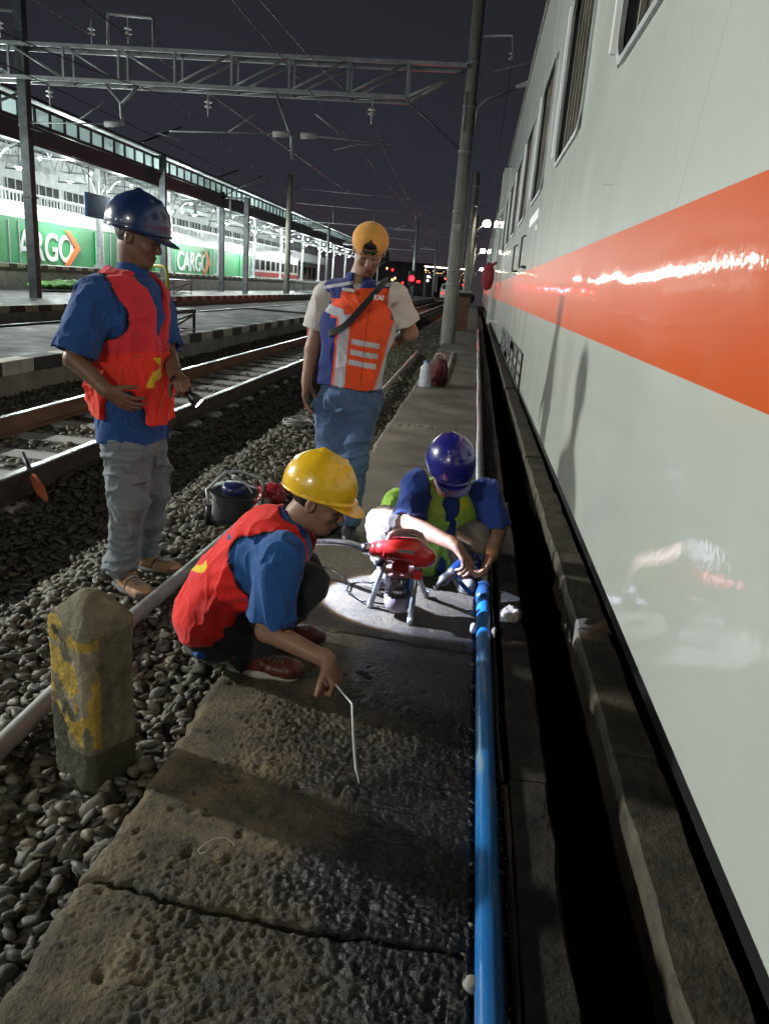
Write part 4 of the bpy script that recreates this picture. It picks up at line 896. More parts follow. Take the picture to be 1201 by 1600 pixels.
# dropped item at the rail, bottle and bag on the walkway
P_ = at(60, 738, x=-2.75); t = empty('marker_lever', P_, 'dark lever with a faded orange end leaning on the near rail', 'lever'); b = MB(); b.tube([P_+V3(-.10, .0, .12), P_+V3(.02, -.1, .0)], .016, 8); wb(b, 'lever_bar', M['black_metal'], t)
b = MB(); b.tube([P_+V3(.02, -.1, .0), P_+V3(.12, -.18, -.07), P_+V3(.2, -.26, -.1)], [.022, .034, .012], 8); wb(b, 'orange_end', mat('faded_orange', (.32, .08, .03), .6), t)
bo = empty('water_bottle', (-.64, 11.3, 0), 'large clear crushed plastic water bottle standing on the walkway', 'bottle')
bm_ = mat('bottle_plastic', (.78, .82, .88), .12, base2=(.55, .6, .66), scale=25, bump=.6, bscale=18, trans=.35)
b = MB(); b.lathe([(0, 0), (.085, 0), (.095, .02), (.095, .09), (.078, .115), (.09, .14), (.085, .20), (.078, .23), (.085, .25), (.07, .30), (.03, .345), (.022, .36), (0, .36)], 22); b.build('bottle_body', bm_, bo)
b = MB(); b.lathe([(0, .36), (.026, .36), (.026, .385), (0, .385)], 14); b.build('cap', mat('cap_blue', (.1, .25, .6), .4), bo)
bg = empty('tool_bag', (-.47, 11.55, 0), 'dark maroon bag with a looped handle standing behind the water bottle', 'bag')
sdf_obj('bag_body', [U(ell((-.46, 11.6, .15), (.13, .16, .2)), 0), U(ell((-.44, 11.6, .3), (.09, .12, .12)), .08), IN(pln((0, 0, .003), (0, 0, -1)), .02)], .012, mat('maroon', (.10, .012, .018), .8, base2=(.05, .008, .012), scale=6), bg, disp=folds(.014, (7, 7, 7), 4))
b = MB(); b.tube([(-.53, 11.55, .40), (-.52, 11.55, .47), (-.46, 11.55, .49), (-.39, 11.55, .46), (-.38, 11.55, .40)], .012, 8); wb(b, 'handle_loop', mat('pink', (.5, .3, .28), .6), bg)
st = empty('stick', (-.30, 12.5, .0), 'thin pale stick lying on the far walkway beyond the bag', 'stick'); b = MB(); b.tube([at(690, 597, z=.02), at(700, 575, z=.02), at(707, 550, z=.02)], .012, 6); wb(b, 'wood', M['pvc'], st)
# strap loop on the slab and small stones
sp = empty('strap', at(335, 1322, z=0), 'thin pale plastic strap loop lying on the rough slab', 'strap'); b = MB()
b.tube([at(312, 1334, z=.012), at(309, 1328, z=.014), at(320, 1318, z=.018), at(338, 1309, z=.022), at(352, 1309, z=.018), at(362, 1315, z=.012), at(366, 1322, z=.010)], .0011, 6)
b.tube([at(312, 1334, z=.012), at(320, 1332, z=.012), at(330, 1322, z=.014)], .001, 6); wb(b, 'plastic_strip', mat('strap_white', (.4, .43, .36), .5), sp)
def rock(c, r, label, m, seed, name='stone'):
    t = empty(name, c, label, 'stone'); sdf_obj('stone_body', [U(ell(c, r), 0)], .004, m, t, disp=lambda P: .014*fbm(P*30, 3, seed)); return t
rock(at(737, 1536, z=.012), (.020, .022, .014), 'small pale flat stone touching the blue pipe near the bottom of the photo', mat('stone_pale', (.30, .29, .26), .7, base2=(.2, .19, .17), scale=40), 31)
rock(V3(.305, 3.22, .02), (.052, .055, .034), 'broken pale concrete lump on the drain kerb beside the squatting man', mat('lump', (.26, .24, .21), .8, base2=(.15, .12, .09), scale=20), 37, 'concrete_lump')
rock(V3(.132, 3.02, .03), (.012, .024, .026), 'small jagged white stone chip against the left side of the blue pipe', mat('chip', (.34, .34, .34), .7), 41)
rock(V3(.222, 2.98, .025), (.010, .03, .026), 'small jagged white stone chip against the right side of the blue pipe', mat('chip2', (.3, .3, .3), .7), 47)
x = rng.uniform(.125, .225, 420); y = 1+rng.random(420)**1.5*6; x = np.where(rng.random(420) < .55, rng.normal(.135, .008, 420), rng.normal(.217, .006, 420))
scatter('pipe_side_grit', x, y, rng.uniform(-.01, .006, 420), rng.uniform(.002, .009, 420), 1, 'dark grit and crumbs beside the blue pipe')
# gutter bed under the pipe
g = MB(); g.box((.136, -.3, -.4), (.221, 60, -.022)); tag(g.build('gutter_bed', KM), kind='structure')
# ------------------------------------------------------------------ drain cleaning machine
mc = empty('drain_cleaner', (-.20, 3.13, 0), 'red motor drain cleaning machine on three steel legs', 'machine')
O = V3(-.195, 3.12, .30); e1 = nz((1, .12, -.06)); e3 = nz(V3(0, 0, 1)-e1*e1[2]); e2 = np.cross(e3, e1); F3_ = np.array([e1, e2, e3])
def L(x, y, z): return O+x*e1+y*e2+z*e3
RM = M['red_paint']
sdf_obj('gear_housing', [U(ell(L(-.01, 0, .01), (.105, .062, .055), F3_), 0), U(cap(L(-.10, 0, .0), L(.03, 0, .012), .040, .055), .02), U(ell(L(.075, 0, -.01), (.065, .06, .048), F3_), .02), U(cap(L(-.012, 0, -.02), L(-.012, 0, -.075), .034, .040), .012), ], .0035, RM, mc)
b = MB(); MM = axis_mat(L(-.15, 0, -.004), e1); b.lathe([(0, 0), (.030, 0), (.033, .006), (.033, .045), (.046, .052), (.048, .07), (0, .07)], 24, MM); wb(b, 'collar', RM, mc)
b = MB(); MM = axis_mat(L(-.195, 0, -.004), e1); b.lathe([(0, 0), (.018, 0), (.024, .01), (.026, .046), (0, .046)], 20, MM); wb(b, 'chuck', M['chrome'], mc)
b = MB(); b.tube([L(-.085, 0, .045), L(-.075, 0, .075), L(-.04, 0, .095), L(.02, 0, .10), L(.055, 0, .090), L(.075, 0, .06), L(.08, 0, .03)], [.010, .012, .012, .012, .012, .012, .014], 12); wb(b, 'carry_handle', mat('handle_grey', (.50, .35, .35), .35), mc)
b = MB(); b.lathe([(0, 0), (.020, 0), (.022, .01), (.018, .02), (0, .024)], 16, axis_mat(L(-.105, -.05, -.038), (-.3, -1, 0))); b.tube([L(-.105, -.02, -.03), L(-.105, -.055, -.038)], .010, 10); wb(b, 'knob', M['black_plastic'], mc)
b = MB(); b.obox(L(.0, -.062, .022), (.068, .004, .030), np.array([e1, nz((e2+.45*-e3)), nz(e3-.45*e2)]), .001); wb(b, 'rating_plate', M['steel_galv'], mc)
mb0 = L(-.012, 0, -.08); 
b = MB(); b.lathe([(0, 0), (.068, 0), (.074, -.006), (.074, -.016), (.05, -.02), (0, -.02)], 26, Matrix.Translation(tuple(mb0))); wb(b, 'mount_flange', mat('pinkish_cast', (.42, .20, .19), .4), mc)
b = MB(); b.obox(L(.062, -.052, -.078), (.042, .036, .035), F3_, .006); wb(b, 'leg_bracket', RM, mc)
b = MB(); n = 22
vs_ = []
b.lathe([(0, -.02), (.050, -.02), (.050, -.125), (0, -.125)], 24, Matrix.Translation(tuple(mb0)))
for k in range(n):
    a_ = 2*math.pi*k/n; c_ = mb0+V3(.054*math.cos(a_), .054*math.sin(a_), -.072); R3 = np.array([[math.cos(a_), math.sin(a_), 0], [-math.sin(a_), math.cos(a_), 0], [0, 0, 1]]); b.obox(c_, (.014, .004, .10), R3, .001)
wb(b, 'finned_motor', M['chrome'], mc)
b = MB(); b.lathe([(.060, -.125), (.062, -.130), (.060, -.165), (.048, -.19), (.02, -.203), (0, -.204)], 26, Matrix.Translation(tuple(mb0))); b.lathe([(0, -.12), (.058, -.12), (.061, -.126), (.06, -.13)], 26, Matrix.Translation(tuple(mb0))); wb(b, 'motor_cowl', mat('cowl', (.30, .25, .30), .4), mc)
for tp_, bt_ in ((L(-.085, -.01, -.05), V3(-.338, 3.172, .0)), (L(.055, -.055, -.07), V3(-.143, 3.04, .0)), (L(.05, .06, -.07), V3(-.095, 3.36, .0))):
    b = MB(); b.tube([tp_, bt_+V3(0, 0, .006)], .0125, 12); b.tube([bt_+V3(0, 0, .03), bt_], .0145, 12); wb(b, 'leg', M['steel_galv'], mc)
b = MB(); b.tube([mb0+V3(-.03, -.05, -.1), V3(-.29, 3.2, .13), V3(-.36, 3.36, .04), V3(-.42, 3.42, .014), V3(-.47, 3.38, .012), V3(-.47, 3.3, .012), V3(-.38, 3.2, .012), V3(-.26, 3.19, .012)], .0045, 8); wb(b, 'power_cord', M['black_plastic'], mc)
sh = empty('spiral_hose', (-.6, 3.4, .2), 'shiny spiral steel hose leading from the red machine behind the man in red', 'hose'); b = MB(); cp = [L(-.19, 0, -.004), V3(-.46, 3.20, .285), V3(-.58, 3.3, .245), V3(-.70, 3.40, .19), V3(-.86, 3.5, .10), V3(-1.0, 3.55, .0), V3(-1.15, 3.6, -.05)]
def cat(cp, n):
    cp = [np.array(c, float) for c in cp]; cp = [2*cp[0]-cp[1]]+cp+[2*cp[-1]-cp[-2]]; o = []
    for i in range(1, len(cp)-2):
        for k in range(n):
            t = k/n; a, b_, c, d = cp[i-1:i+3]; o.append(.5*((2*b_)+(-a+c)*t+(2*a-5*b_+4*c-d)*t*t+(-a+3*b_-3*c+d)*t**3))
    o.append(cp[-2]); return o
cl = cat(cp, 60); rs = [.0115+(.0035 if k % 3 == 0 else 0) for k in range(len(cl))]; b.tube(cl, rs, 12, smooth=False); wb(b, 'spiral_tube', M['chrome'], sh)
lc = empty('thin_cable', (-.6, 3.5, .01), 'thin dark cable running over the lit slab towards the man in red', 'cable'); b = MB(); b.tube(cat([V3(-.47, 3.38, .016), V3(-.52, 3.46, .014), V3(-.6, 3.55, .012), V3(-.72, 3.6, .012), V3(-.9, 3.7, .01)], 8), .005, 8); wb(b, 'cable_run', M['black_plastic'], lc)
# ------------------------------------------------------------------ people
SKIN = mat('skin', attr=True, rough=.55, base2=(.80, .75, .72), scale=26, bump=.35, bscale=140, bdist=.002, rvar=.12)
HAIR = mat('hair', (.008, .007, .007), .55, bump=.5, bscale=160, bdist=.002)
def cloth(name, c, c2=None, rough=.85, attr=False, b=.35):
    return mat(name, c, rough, base2=(.82, .82, .82) if attr else (c2 if c2 else tuple(x*.8 for x in c)), scale=11, bump=b, bscale=260, bdist=.0015, sheen=.15, attr=attr, spec=.3)
def ang(v, ax, deg):
    v = np.array(v, float); ax = nz(ax); a = math.radians(deg); return v*math.cos(a)+np.cross(ax, v)*math.sin(a)+ax*ax.dot(v)*(1-math.cos(a))
def frame(fwd, up):
    f = nz(fwd); u = np.array(up, float); u = nz(u-u.dot(f)*f); r = np.cross(f, u); return np.array([r, f, u])   # rows: right, forward, up
def head_ops(C, fwd, up, s=1.):
    R = frame(fwd, up)
    def p(r, f, u): return C+s*(r*R[0]+f*R[1]+u*R[2])
    o = [U(ell(p(0, -.008, .035), V3(.076, .096, .088)*s, R), .0), U(ell(p(0, .025, -.035), V3(.060, .066, .075)*s, R), .04),
         U(ell(p(0, .058, -.088), V3(.032, .028, .024)*s, R), .03),
         U(cap(p(0, .090, .010), p(0, .108, -.026), .008*s, .0125*s), .014), U(ell(p(0, .103, -.032), V3(.019, .011, .009)*s, R), .008),
         U(ell(p(.036, .070, -.022), V3(.021, .018, .018)*s, R), .02), U(ell(p(-.036, .070, -.022), V3(.021, .018, .018)*s, R), .02),
         U(cap(p(-.042, .078, .024), p(.042, .078, .024), .010*s, .010*s), .014),
         SB(ell(p(.031, .099, .006), V3(.017, .012, .011)*s, R), .012), SB(ell(p(-.031, .099, .006), V3(.017, .012, .011)*s, R), .012),
         U(ell(p(.031, .078, .004), V3(.0145, .0145, .0125)*s, R), .002), U(ell(p(-.031, .078, .004), V3(.0145, .0145, .0125)*s, R), .002),
         U(ell(p(0, .092, -.058), V3(.023, .009, .006)*s, R), .004), U(ell(p(0, .089, -.070), V3(.019, .009, .0065)*s, R), .004)]
    for q in (1, -1): o += [U(minus(ell(p(.078*q, -.004, -.002), V3(.010, .020, .031)*s, R), ell(p(.088*q, .002, .002), V3(.008, .010, .017)*s, R)), .006)]
    return o, p, R
def skin_col(p, R, base=(.21, .115, .072), eyes_closed=True):
    base = np.array(base)
    def f(V):
        C0 = p(0, 0, 0); Q = (V-C0)@R.T; c = np.tile(base, (len(V), 1)); a = np.abs(Q[:, 0])
        front = (Q[:, 1] > .055)
        lips = front & (a < .024) & (Q[:, 2] < -.053) & (Q[:, 2] > -.076); c[lips] = base*np.array([.9, .6, .6])
        ln = front & (a < .024) & (np.abs(Q[:, 2]+.0638) < .0022); c[ln] = base*.25
        br = front & (a > .013) & (a < .050) & (np.abs(Q[:, 2]-.026-.004*np.cos((a-.03)*60)) < .005); c[br] = (.012, .009, .008)
        lid = front & (np.abs(a-.031) < .016) & (np.abs(Q[:, 2]+.001) < .0032); c[lid] = (.015, .01, .01)
        nos = (Q[:, 1] > .09) & (np.abs(a-.007) < .0035) & (np.abs(Q[:, 2]+.040) < .003); c[nos] = base*.25
        return c
    return f
def hand_ops(Wr, d, pn, s=1, side=1, curl=(25, 35, 25), sz=1., spread=.0, thumb=(.55, .45), fc=None):
    """Wr wrist, d finger direction, pn palm-facing normal, side: +1/-1 thumb side along cross(d,pn)"""
    d = nz(d); pn = np.array(pn, float); pn = nz(pn-pn.dot(d)*d); t = np.cross(d, pn)*side; ax = np.cross(d, pn)
    Wr = np.array(Wr, float); o = [U(cap(Wr-d*.02, Wr+d*.02*sz, .025*sz, .027*sz, pn, .72), .015)]
    K = [Wr+sz*(d*.088+t*.030), Wr+sz*(d*.092+t*.010), Wr+sz*(d*.088-t*.010), Wr+sz*(d*.080-t*.028)]
    for k in K: o.append(U(cap(Wr+d*.018*sz+(k-Wr-d*.085*sz)*.55, k-d*.010*sz, .0155*sz, .0125*sz, pn, .85), .012))
    Ls = [(.040, .024, .020), (.044, .028, .021), (.041, .026, .020), (.032, .020, .018)]
    for i, (k, l) in enumerate(zip(K, Ls)):
        cc = (fc[i] if fc else curl); dd = nz(d+t*spread*(1.5-i)/1.5); q = k; r = .0098*sz if i < 3 else .0086*sz
        for j in range(3):
            dd = ang(dd, ax, cc[j]); n_ = q+dd*l[j]*sz; o.append(U(cap(q, n_, r, r*.93), .003 if j else .008)); q = n_; r *= .93
    tb = Wr+sz*(d*.022+t*.024+pn*.006); td = nz(t*thumb[0]*1.2+d*.75+pn*thumb[1]); t1 = tb+td*.044*sz; td2 = nz(td+d*.35+pn*.2-t*.15); t2 = t1+td2*.032*sz; t3 = t2+nz(td2+pn*.15)*.024*sz
    o += [U(cap(tb, t1, .0165*sz, .012*sz), .012), U(cap(t1, t2, .0118*sz, .0108*sz), .004), U(cap(t2, t3, .0106*sz, .0085*sz), .004)]
    return o
def shoe_mat(name, c, c2, lace=(.4, .38, .34), rough=.6):
    m = cloth(name, c, attr=True, b=.3); m['c'] = c; m['c2'] = c2; m['l'] = lace; m.node_tree.nodes['Principled BSDF'].inputs['Roughness'].default_value = rough; return m
def shoe(parent, ank, toe_dir, m, sole, gz, L=.27, name='shoe', tilt=0.):
    d = nz((toe_dir[0], toe_dir[1], 0)); u = V3(0, 0, 1); r = np.cross(d, u); a = V3(ank[0], ank[1], gz); R = np.array([r, d, u])
    hl = a-d*.06
    ops = [U(cap(hl+u*.045, hl+d*.08+u*.045, .042, .042), 0), U(ell(hl+d*.16+u*.032, (.050, .095, .040), R), .03), U(cap(hl+d*.05+u*.05, hl+d*.055+u*.105, .040, .038), .03), U(ell(hl+d*.20+u*.028, (.045, .05, .034), R), .02), IN(pln(hl+u*.012, -u), .006), SB(cap(hl+d*.05+u*.10, hl+d*.05+u*.16, .026), .006)]
    cf = None
    if 'c' in m.keys():
        def cf(V):
            q = (V-hl)@R.T; c = np.tile(np.array(list(m['c'])), (len(V), 1)); c2 = np.array(list(m['c2'])); c[(q[:, 1] < .035) | (q[:, 2] < .022)] = c2
            c[(q[:, 1] > .21) & (q[:, 2] < .045)] = c2; c[np.abs(q[:, 1]-.105-.25*(q[:, 2]-.03)) < .006] = c2*.7
            top = (np.abs(q[:, 0]) < .024) & (q[:, 1] > .10) & (q[:, 1] < .185) & (q[:, 2] > .035); c[top] = c2*.8; c[top & (np.abs((q[:, 1]*60) % 1-.5) < .2)] = np.array(list(m['l']))
            c[q[:, 2] > .098] = c2*.4; return c
    sh_ = sdf_obj(name, ops, .0042, m, parent, disp=lambda P: .0025*vn(P*30, 3)+.002*fbm(P*60, 2, 5), col=cf)
    so = [U(cap(hl+u*.012, hl+d*.09+u*.012, .048, .044, u, .42), 0), U(cap(hl+d*.09+u*.012, hl+d*.197+u*.012, .048, .047, u, .42), .02)]
    o2 = sdf_mesh('sole', so, .005); me = link('sole', o2, sole, sh_, False); o2.transform(Matrix.Translation(-Vector(parent.location)))
    return sh_
def hat_ops(C, R, brim_dir=1., s=1., brim=.055):
    """C: centre of head; hard hat with ridge and visor"""
    def p(r, f, u): return C+s*(r*R[0]+f*R[1]+u*R[2])
    u = R[2]; tilt = nz(R[2]+.10*R[1])
    dome = ell(p(0, -.004, .040), V3(.112, .134, .128)*s, R); inner = ell(p(0, -.004, .036), V3(.104, .126, .120)*s, R)
    ops = [U(dome, 0), U(cap(p(0, -.100, .112), p(0, -.02, .164), .012*s), .01), U(cap(p(0, -.02, .164), p(0, .080, .132), .012*s), .01),
           U(cap(p(.042, -.085, .118), p(.042, .055, .142), .009*s), .010), U(cap(p(-.042, -.085, .118), p(-.042, .055, .142), .009*s), .010)]
    ops += [SB(inner, 0), IN(pln(p(0, 0, .014), -tilt), .002)]
    rim = minus(ell(p(0, .002, .018), V3(.118, .141, .010)*s, R), ell(p(0, .0, .018), V3(.104, .126, .05)*s, R))
    visor = minus(ell(p(0, .085, .006), V3(.086, .096, .0078)*s, np.array([R[0], nz(R[1]-.25*R[2]), nz(R[2]+.25*R[1])])), ell(p(0, .0, .018), V3(.103, .125, .07)*s, R))
    ops += [U(rim, .005), U(visor, .006)]
    return ops, p
def hard_hat(parent, C, R, c, c2, label, s=1.):
    m = mat('hat_'+label.replace(' ', '_'), c, .28, coat=.5, base2=c2, scale=9, mixlo=.3, mixhi=.75, base3=tuple(x*.8 for x in c), scale3=38, bump=.05)
    ops, p = hat_ops(C, R, s=s); o = sdf_obj('hard_hat', ops, .0035, m, parent); o['label'] = label; return o
def hair(parent, p, R, s=1., low=-.04, front=.05):
    ops = [U(ell(p(0, -.014, .035), V3(.081, .097, .092)*s, R), 0), SB(ell(p(0, .12, -.02), V3(.12, .10, .085)*s, R), .01), IN(pln(p(0, 0, low), -R[2]), .01), IN(pln(p(0, front, 0), R[1]), .01)]
    for q in (1, -1): ops.append(SB(ell(p(.082*q, .012, -.012), V3(.03, .03, .034)*s, R), .004))
    return sdf_obj('hair', ops, .004, HAIR, parent, disp=lambda P: .0025*vn(P*70, 2))
def person(loc, label, group=None): return empty('person', loc, label, 'person')
def sleeve(a, b, ra, rb, flare=.012, cuff=True):
    a = np.array(a, float); b = np.array(b, float); d = nz(b-a); s = both(cap(a, b+d*.03, ra, rb), pln(b, d))
    return minus(s, cap(b-d*.0, b+d*.1, rb-.026, rb-.022)) if cuff else s
GR = -.10
# ============ man 1: standing left, facing right, hand on hip
def man_left():
    F = nz((.985, -.17, 0)); R_ = np.cross(F, V3(0, 0, 1)); UP = V3(0, 0, 1); FR = np.array([R_, F, UP])
    base = V3(-1.52, 3.42, GR); P = person(base, 'standing man in navy hard hat, red vest and grey trousers, hand on hip')
    C = at(216, 372, y=3.3); hF = V3(.998, -.05, 0); hf = nz(hF+V3(0, 0, -.26)); hops, hp, HR = head_ops(C, hf, nz(V3(0, 0, 1)+hF*.24), .98)
    nb = at(205, 432, y=3.32); chest = at(200, 492, y=3.32); belly = at(203, 580, y=3.32); pel = at(208, 668, y=3.33)
    sh_n = at(172, 462, y=3.33)+R_*.15*0; sh_n = chest+V3(-.035, 0, .075)+R_*.165; sh_f = chest+V3(.02, 0, .075)-R_*.165
    el_n = at(116, 560, y=3.06); wr_n = at(168, 612, y=3.03); el_f = at(262, 555, y=3.42); wr_f = at(276, 590, y=3.22)
    hn, hff = at(198, 690, y=3.24), at(228, 690, y=3.42)
    kn, kf = at(203, 785, y=3.22), at(238, 772, y=3.47); an, af = V3(-1.555, 3.27, .0), V3(-1.43, 3.60, -.0)
    an = at(190, 880, y=3.27); af = at(228, 856, y=3.55)
    hd_n = nz(at(214, 634, y=3.06)-wr_n+V3(0, -.0, 0))
    ops = [U(ell(chest, (.165, .11, .18), FR), 0), U(ell(belly, (.15, .11, .17), FR), .06), U(ell(pel, (.16, .11, .12), FR), .06), U(cap(nb-V3(0, 0, .03), hp(0, -.025, -.04), .06, .056), .03),
           U(cap(sh_n, el_n, .05, .042), .03), U(cap(el_n, wr_n, .043, .029), .01), U(cap(sh_f, el_f, .05, .042), .03), U(cap(el_f, wr_f, .043, .029), .01),
           U(cap(hn, kn, .085, .055), .03), U(cap(kn, an, .055, .04), .01), U(cap(hff, kf, .085, .055), .03), U(cap(kf, af, .055, .04), .01)]+hops
    ops += hand_ops(wr_n, hd_n+V3(.3, 0, -.25), nz(V3(0.1, .9, .1)), side=1, curl=(20, 26, 18), sz=.92, spread=.2)
    hf_d = nz(at(298, 606, y=3.05)-wr_f); ops += hand_ops(wr_f, hf_d, nz(V3(.1, .3, -1)), side=-1, fc=[(60, 75, 40)]*4, sz=.95)
    sdf_obj('body', ops, .0045, SKIN, P, col=skin_col(hp, HR, (.17, .092, .058)))
    hair(P, hp, HR, .98, low=-.045, front=.03)
    HC = hp(0, -.004, .012); hard_hat(P, HC, frame(nz(hF*1+V3(0, 0, -.16)), nz(UP+hF*.16)), (.008, .022, .085), (.012, .03, .11), 'dark navy blue hard hat', 1.06)
    shirt = cloth('shirt_blue', (.010, .052, .19), (.014, .07, .24)); hem = at(205, 683, y=3.3)[2]
    tor = [ell(chest+F*.0, (.20, .155, .20), FR), ell(belly, (.185, .150, .20), FR), cap(at(207, 612, y=3.32), at(208, 690, y=3.32), .178, .185, F, .80), ell(nb-V3(0, 0, .055), (.15, .09, .055), FR)]
    cuf_n = sh_n+(el_n-sh_n)*.93; cuf_f = sh_f+(el_f-sh_f)*.9
    so = [U(tor[0], 0), U(tor[1], .08), U(tor[2], .06), U(tor[3], .06), U(sleeve(sh_n, cuf_n, .085, .093), .045), U(sleeve(sh_f, cuf_f, .08, .085), .04), U(minus(cap(nb-V3(0, 0, .035), nb+V3(.012, -.004, .035), .074, .070), cap(nb, nb+V3(.01, 0, .15), .062)), .012), IN(pln((0, 0, hem), (0, 0, -1)), .004)]
    sdf_obj('shirt', so, .0055, shirt, P, disp=damp(folds(.008, (13, 13, 6), 3), nb+V3(0, 0, .02)))
    # trousers
    jeans = cloth('grey_trousers', (.13, .16, .185), (.17, .20, .215)); 
    to = [U(ell(pel-V3(0, 0, .02), (.175, .135, .14), FR), 0), U(cap(hn-V3(0, 0, .02), kn, .108, .088), .04), U(cap(kn, an-V3(0, 0, .005), .086, .076), .03), U(cap(hff-V3(0, 0, .02), kf, .105, .082), .03), U(cap(kf, af+V3(0, 0, .0), .080, .068), .03), U(ell(at(178, 706, y=3.30), (.05, .045, .05)), .03)]
    def td(P_):
        low = np.clip((.30-P_[:, 2])/.35, 0, 1); n = vn(P_*np.array([5, 5, 19])+3, 8); return folds(.010, (8, 8, 12), 81)(P_)-.013*low*((1-np.abs(n))**3*2-1)
    sdf_obj('trousers', to, .0055, jeans, P, disp=td)
    sm = shoe_mat('tan_shoe', (.40, .24, .13), (.09, .065, .05)); so_ = mat('sole_dark', (.05, .045, .04), .7)
    g1 = at(193, 905, z=GR+.0); shoe(P, (an[0]+.03, an[1]+.0, 0), (.80, -.58), sm, so_, GR-.0, .27)
    shoe(P, (af[0]+.02, af[1]+.0, 0), (.92, -.25), sm, so_, GR, .27)
    # vest
    red = cloth('vest_red', (.62, .045, .05), attr=True, b=.5)
    arm = ell(sh_n+V3(.0, 0, -.055)-R_*.0, (.12, .105, .150), FR); arm2 = ell(sh_n+F*.055+V3(0, 0, -.085), (.13, .085, .085), FR); armf = ell(sh_f+V3(0, 0, -.05), (.10, .11, .14), FR)
    vhem = at(150, 632, y=3.3); vhem2 = at(250, 645, y=3.2)
    vo = [U(inflate(tor[0], .019), 0), U(inflate(tor[1], .028), .08), U(inflate(tor[2], .026), .06), U(inflate(tor[3], .016), .06), SB(arm, .01), SB(arm2, .03), SB(armf, .01),
          SB(ell(nb+F*.10+V3(0, 0, -.01), (.075, .13, .12), FR), .02), SB(cap(nb+F*.12, belly+F*.20+V3(0, 0, .04), .055, .018), .02), SB(cap(belly+F*.2, pel+F*.2-V3(0, 0, .2), .016, .03), .006), SB(cap(nb-V3(0, 0, .03), nb+V3(0, 0, .2), .08, .1), .01),
          IN(pln(vhem+V3(0, 0, -.02), nz(V3(-.10, 0, -1))), .006), SB(ell(at(190, 655, y=3.12), (.13, .095, .125), FR), .015)]
    def vc(V):
        c = np.tile(np.array([.66, .035, .055]), (len(V), 1)); low = V[:, 2] < at(240, 560, y=3.2)[2]+.04*vn(V*6, 2); c[low] = (.80, .040, .022)
        e = np.minimum(np.abs(arm.fn(V)), np.abs(arm2.fn(V))); c[(e < .010) & (V[:, 1] < 3.4)] = (.012, .012, .018)
        q = (V-at(223, 585, y=3.12))@FR.T; u = q[:, 1]*1.0; w = q[:, 2]
        u = V[:, 0]-at(235, 585, y=3.16)[0]; w = V[:, 2]-at(235, 585, y=3.16)[2]
        yl = (np.abs(u-.012*np.sin(w*42+.6)) < .011-.08*np.abs(w)*.2) & (np.abs(w) < .062) & (V[:, 1] < 3.27); c[yl] = (.80, .62, .03); return c
    vm = sdf_obj('safety_vest', vo, .0045, red, P, disp=folds(.007, (10, 10, 7), 23), col=vc); vm['label'] = 'bright red mesh safety vest, open at the front'
    return wr_f, hf_d
WRF, HFD = man_left()
# torch in his hand
tp0 = WRF+HFD*.05+V3(0.012, -.008, -.03); TD = nz(V3(-.15, 3.30, .0)-tp0)
tc2 = empty('flashlight', tp0, 'black hand torch switched on in the fist of the standing man on the left', 'flashlight')
b = MB(); tdir = nz(HFD*.75+TD*.6); tdir = TD; b.lathe([(0, -.06), (.017, -.06), (.018, .05), (.026, .065), (.028, .095), (.024, .097), (0, .097)], 18, axis_mat(tp0, tdir)); wb(b, 'casing', M['black_plastic'], tc2)
b = MB(); b.lathe([(0, .0985), (.021, .0985), (.021, .1), (0, .1)], 18, axis_mat(tp0, tdir)); wb(b, 'lens', emis('torch_lens', (.85, .9, 1), 40), tc2)
ld = bpy.data.lights.new('torch_light', 'SPOT'); ld.energy = TORCH_W; ld.color = (.50, .66, 1.0); ld.shadow_soft_size = .012; ld.spot_size = math.radians(32); ld.spot_blend = .12
lo = bpy.data.objects.new('torch_light', ld); COL.objects.link(lo); lo.parent = tc2; lo.location = Vector(tuple(tdir*.11)); lo.rotation_euler = Vector(tuple(-tdir)).to_track_quat('Z', 'Y').to_euler()
ld = bpy.data.lights.new('torch_rim_light', 'SPOT'); ld.energy = TORCH_W*.17; ld.color = (1.0, .62, .30); ld.shadow_soft_size = .012; ld.spot_size = math.radians(34.5); ld.spot_blend = .22
lo = bpy.data.objects.new('torch_rim_light', ld); COL.objects.link(lo); lo.parent = tc2; lo.location = Vector(tuple(tdir*.11)); lo.rotation_euler = Vector(tuple(-tdir)).to_track_quat('Z', 'Y').to_euler()
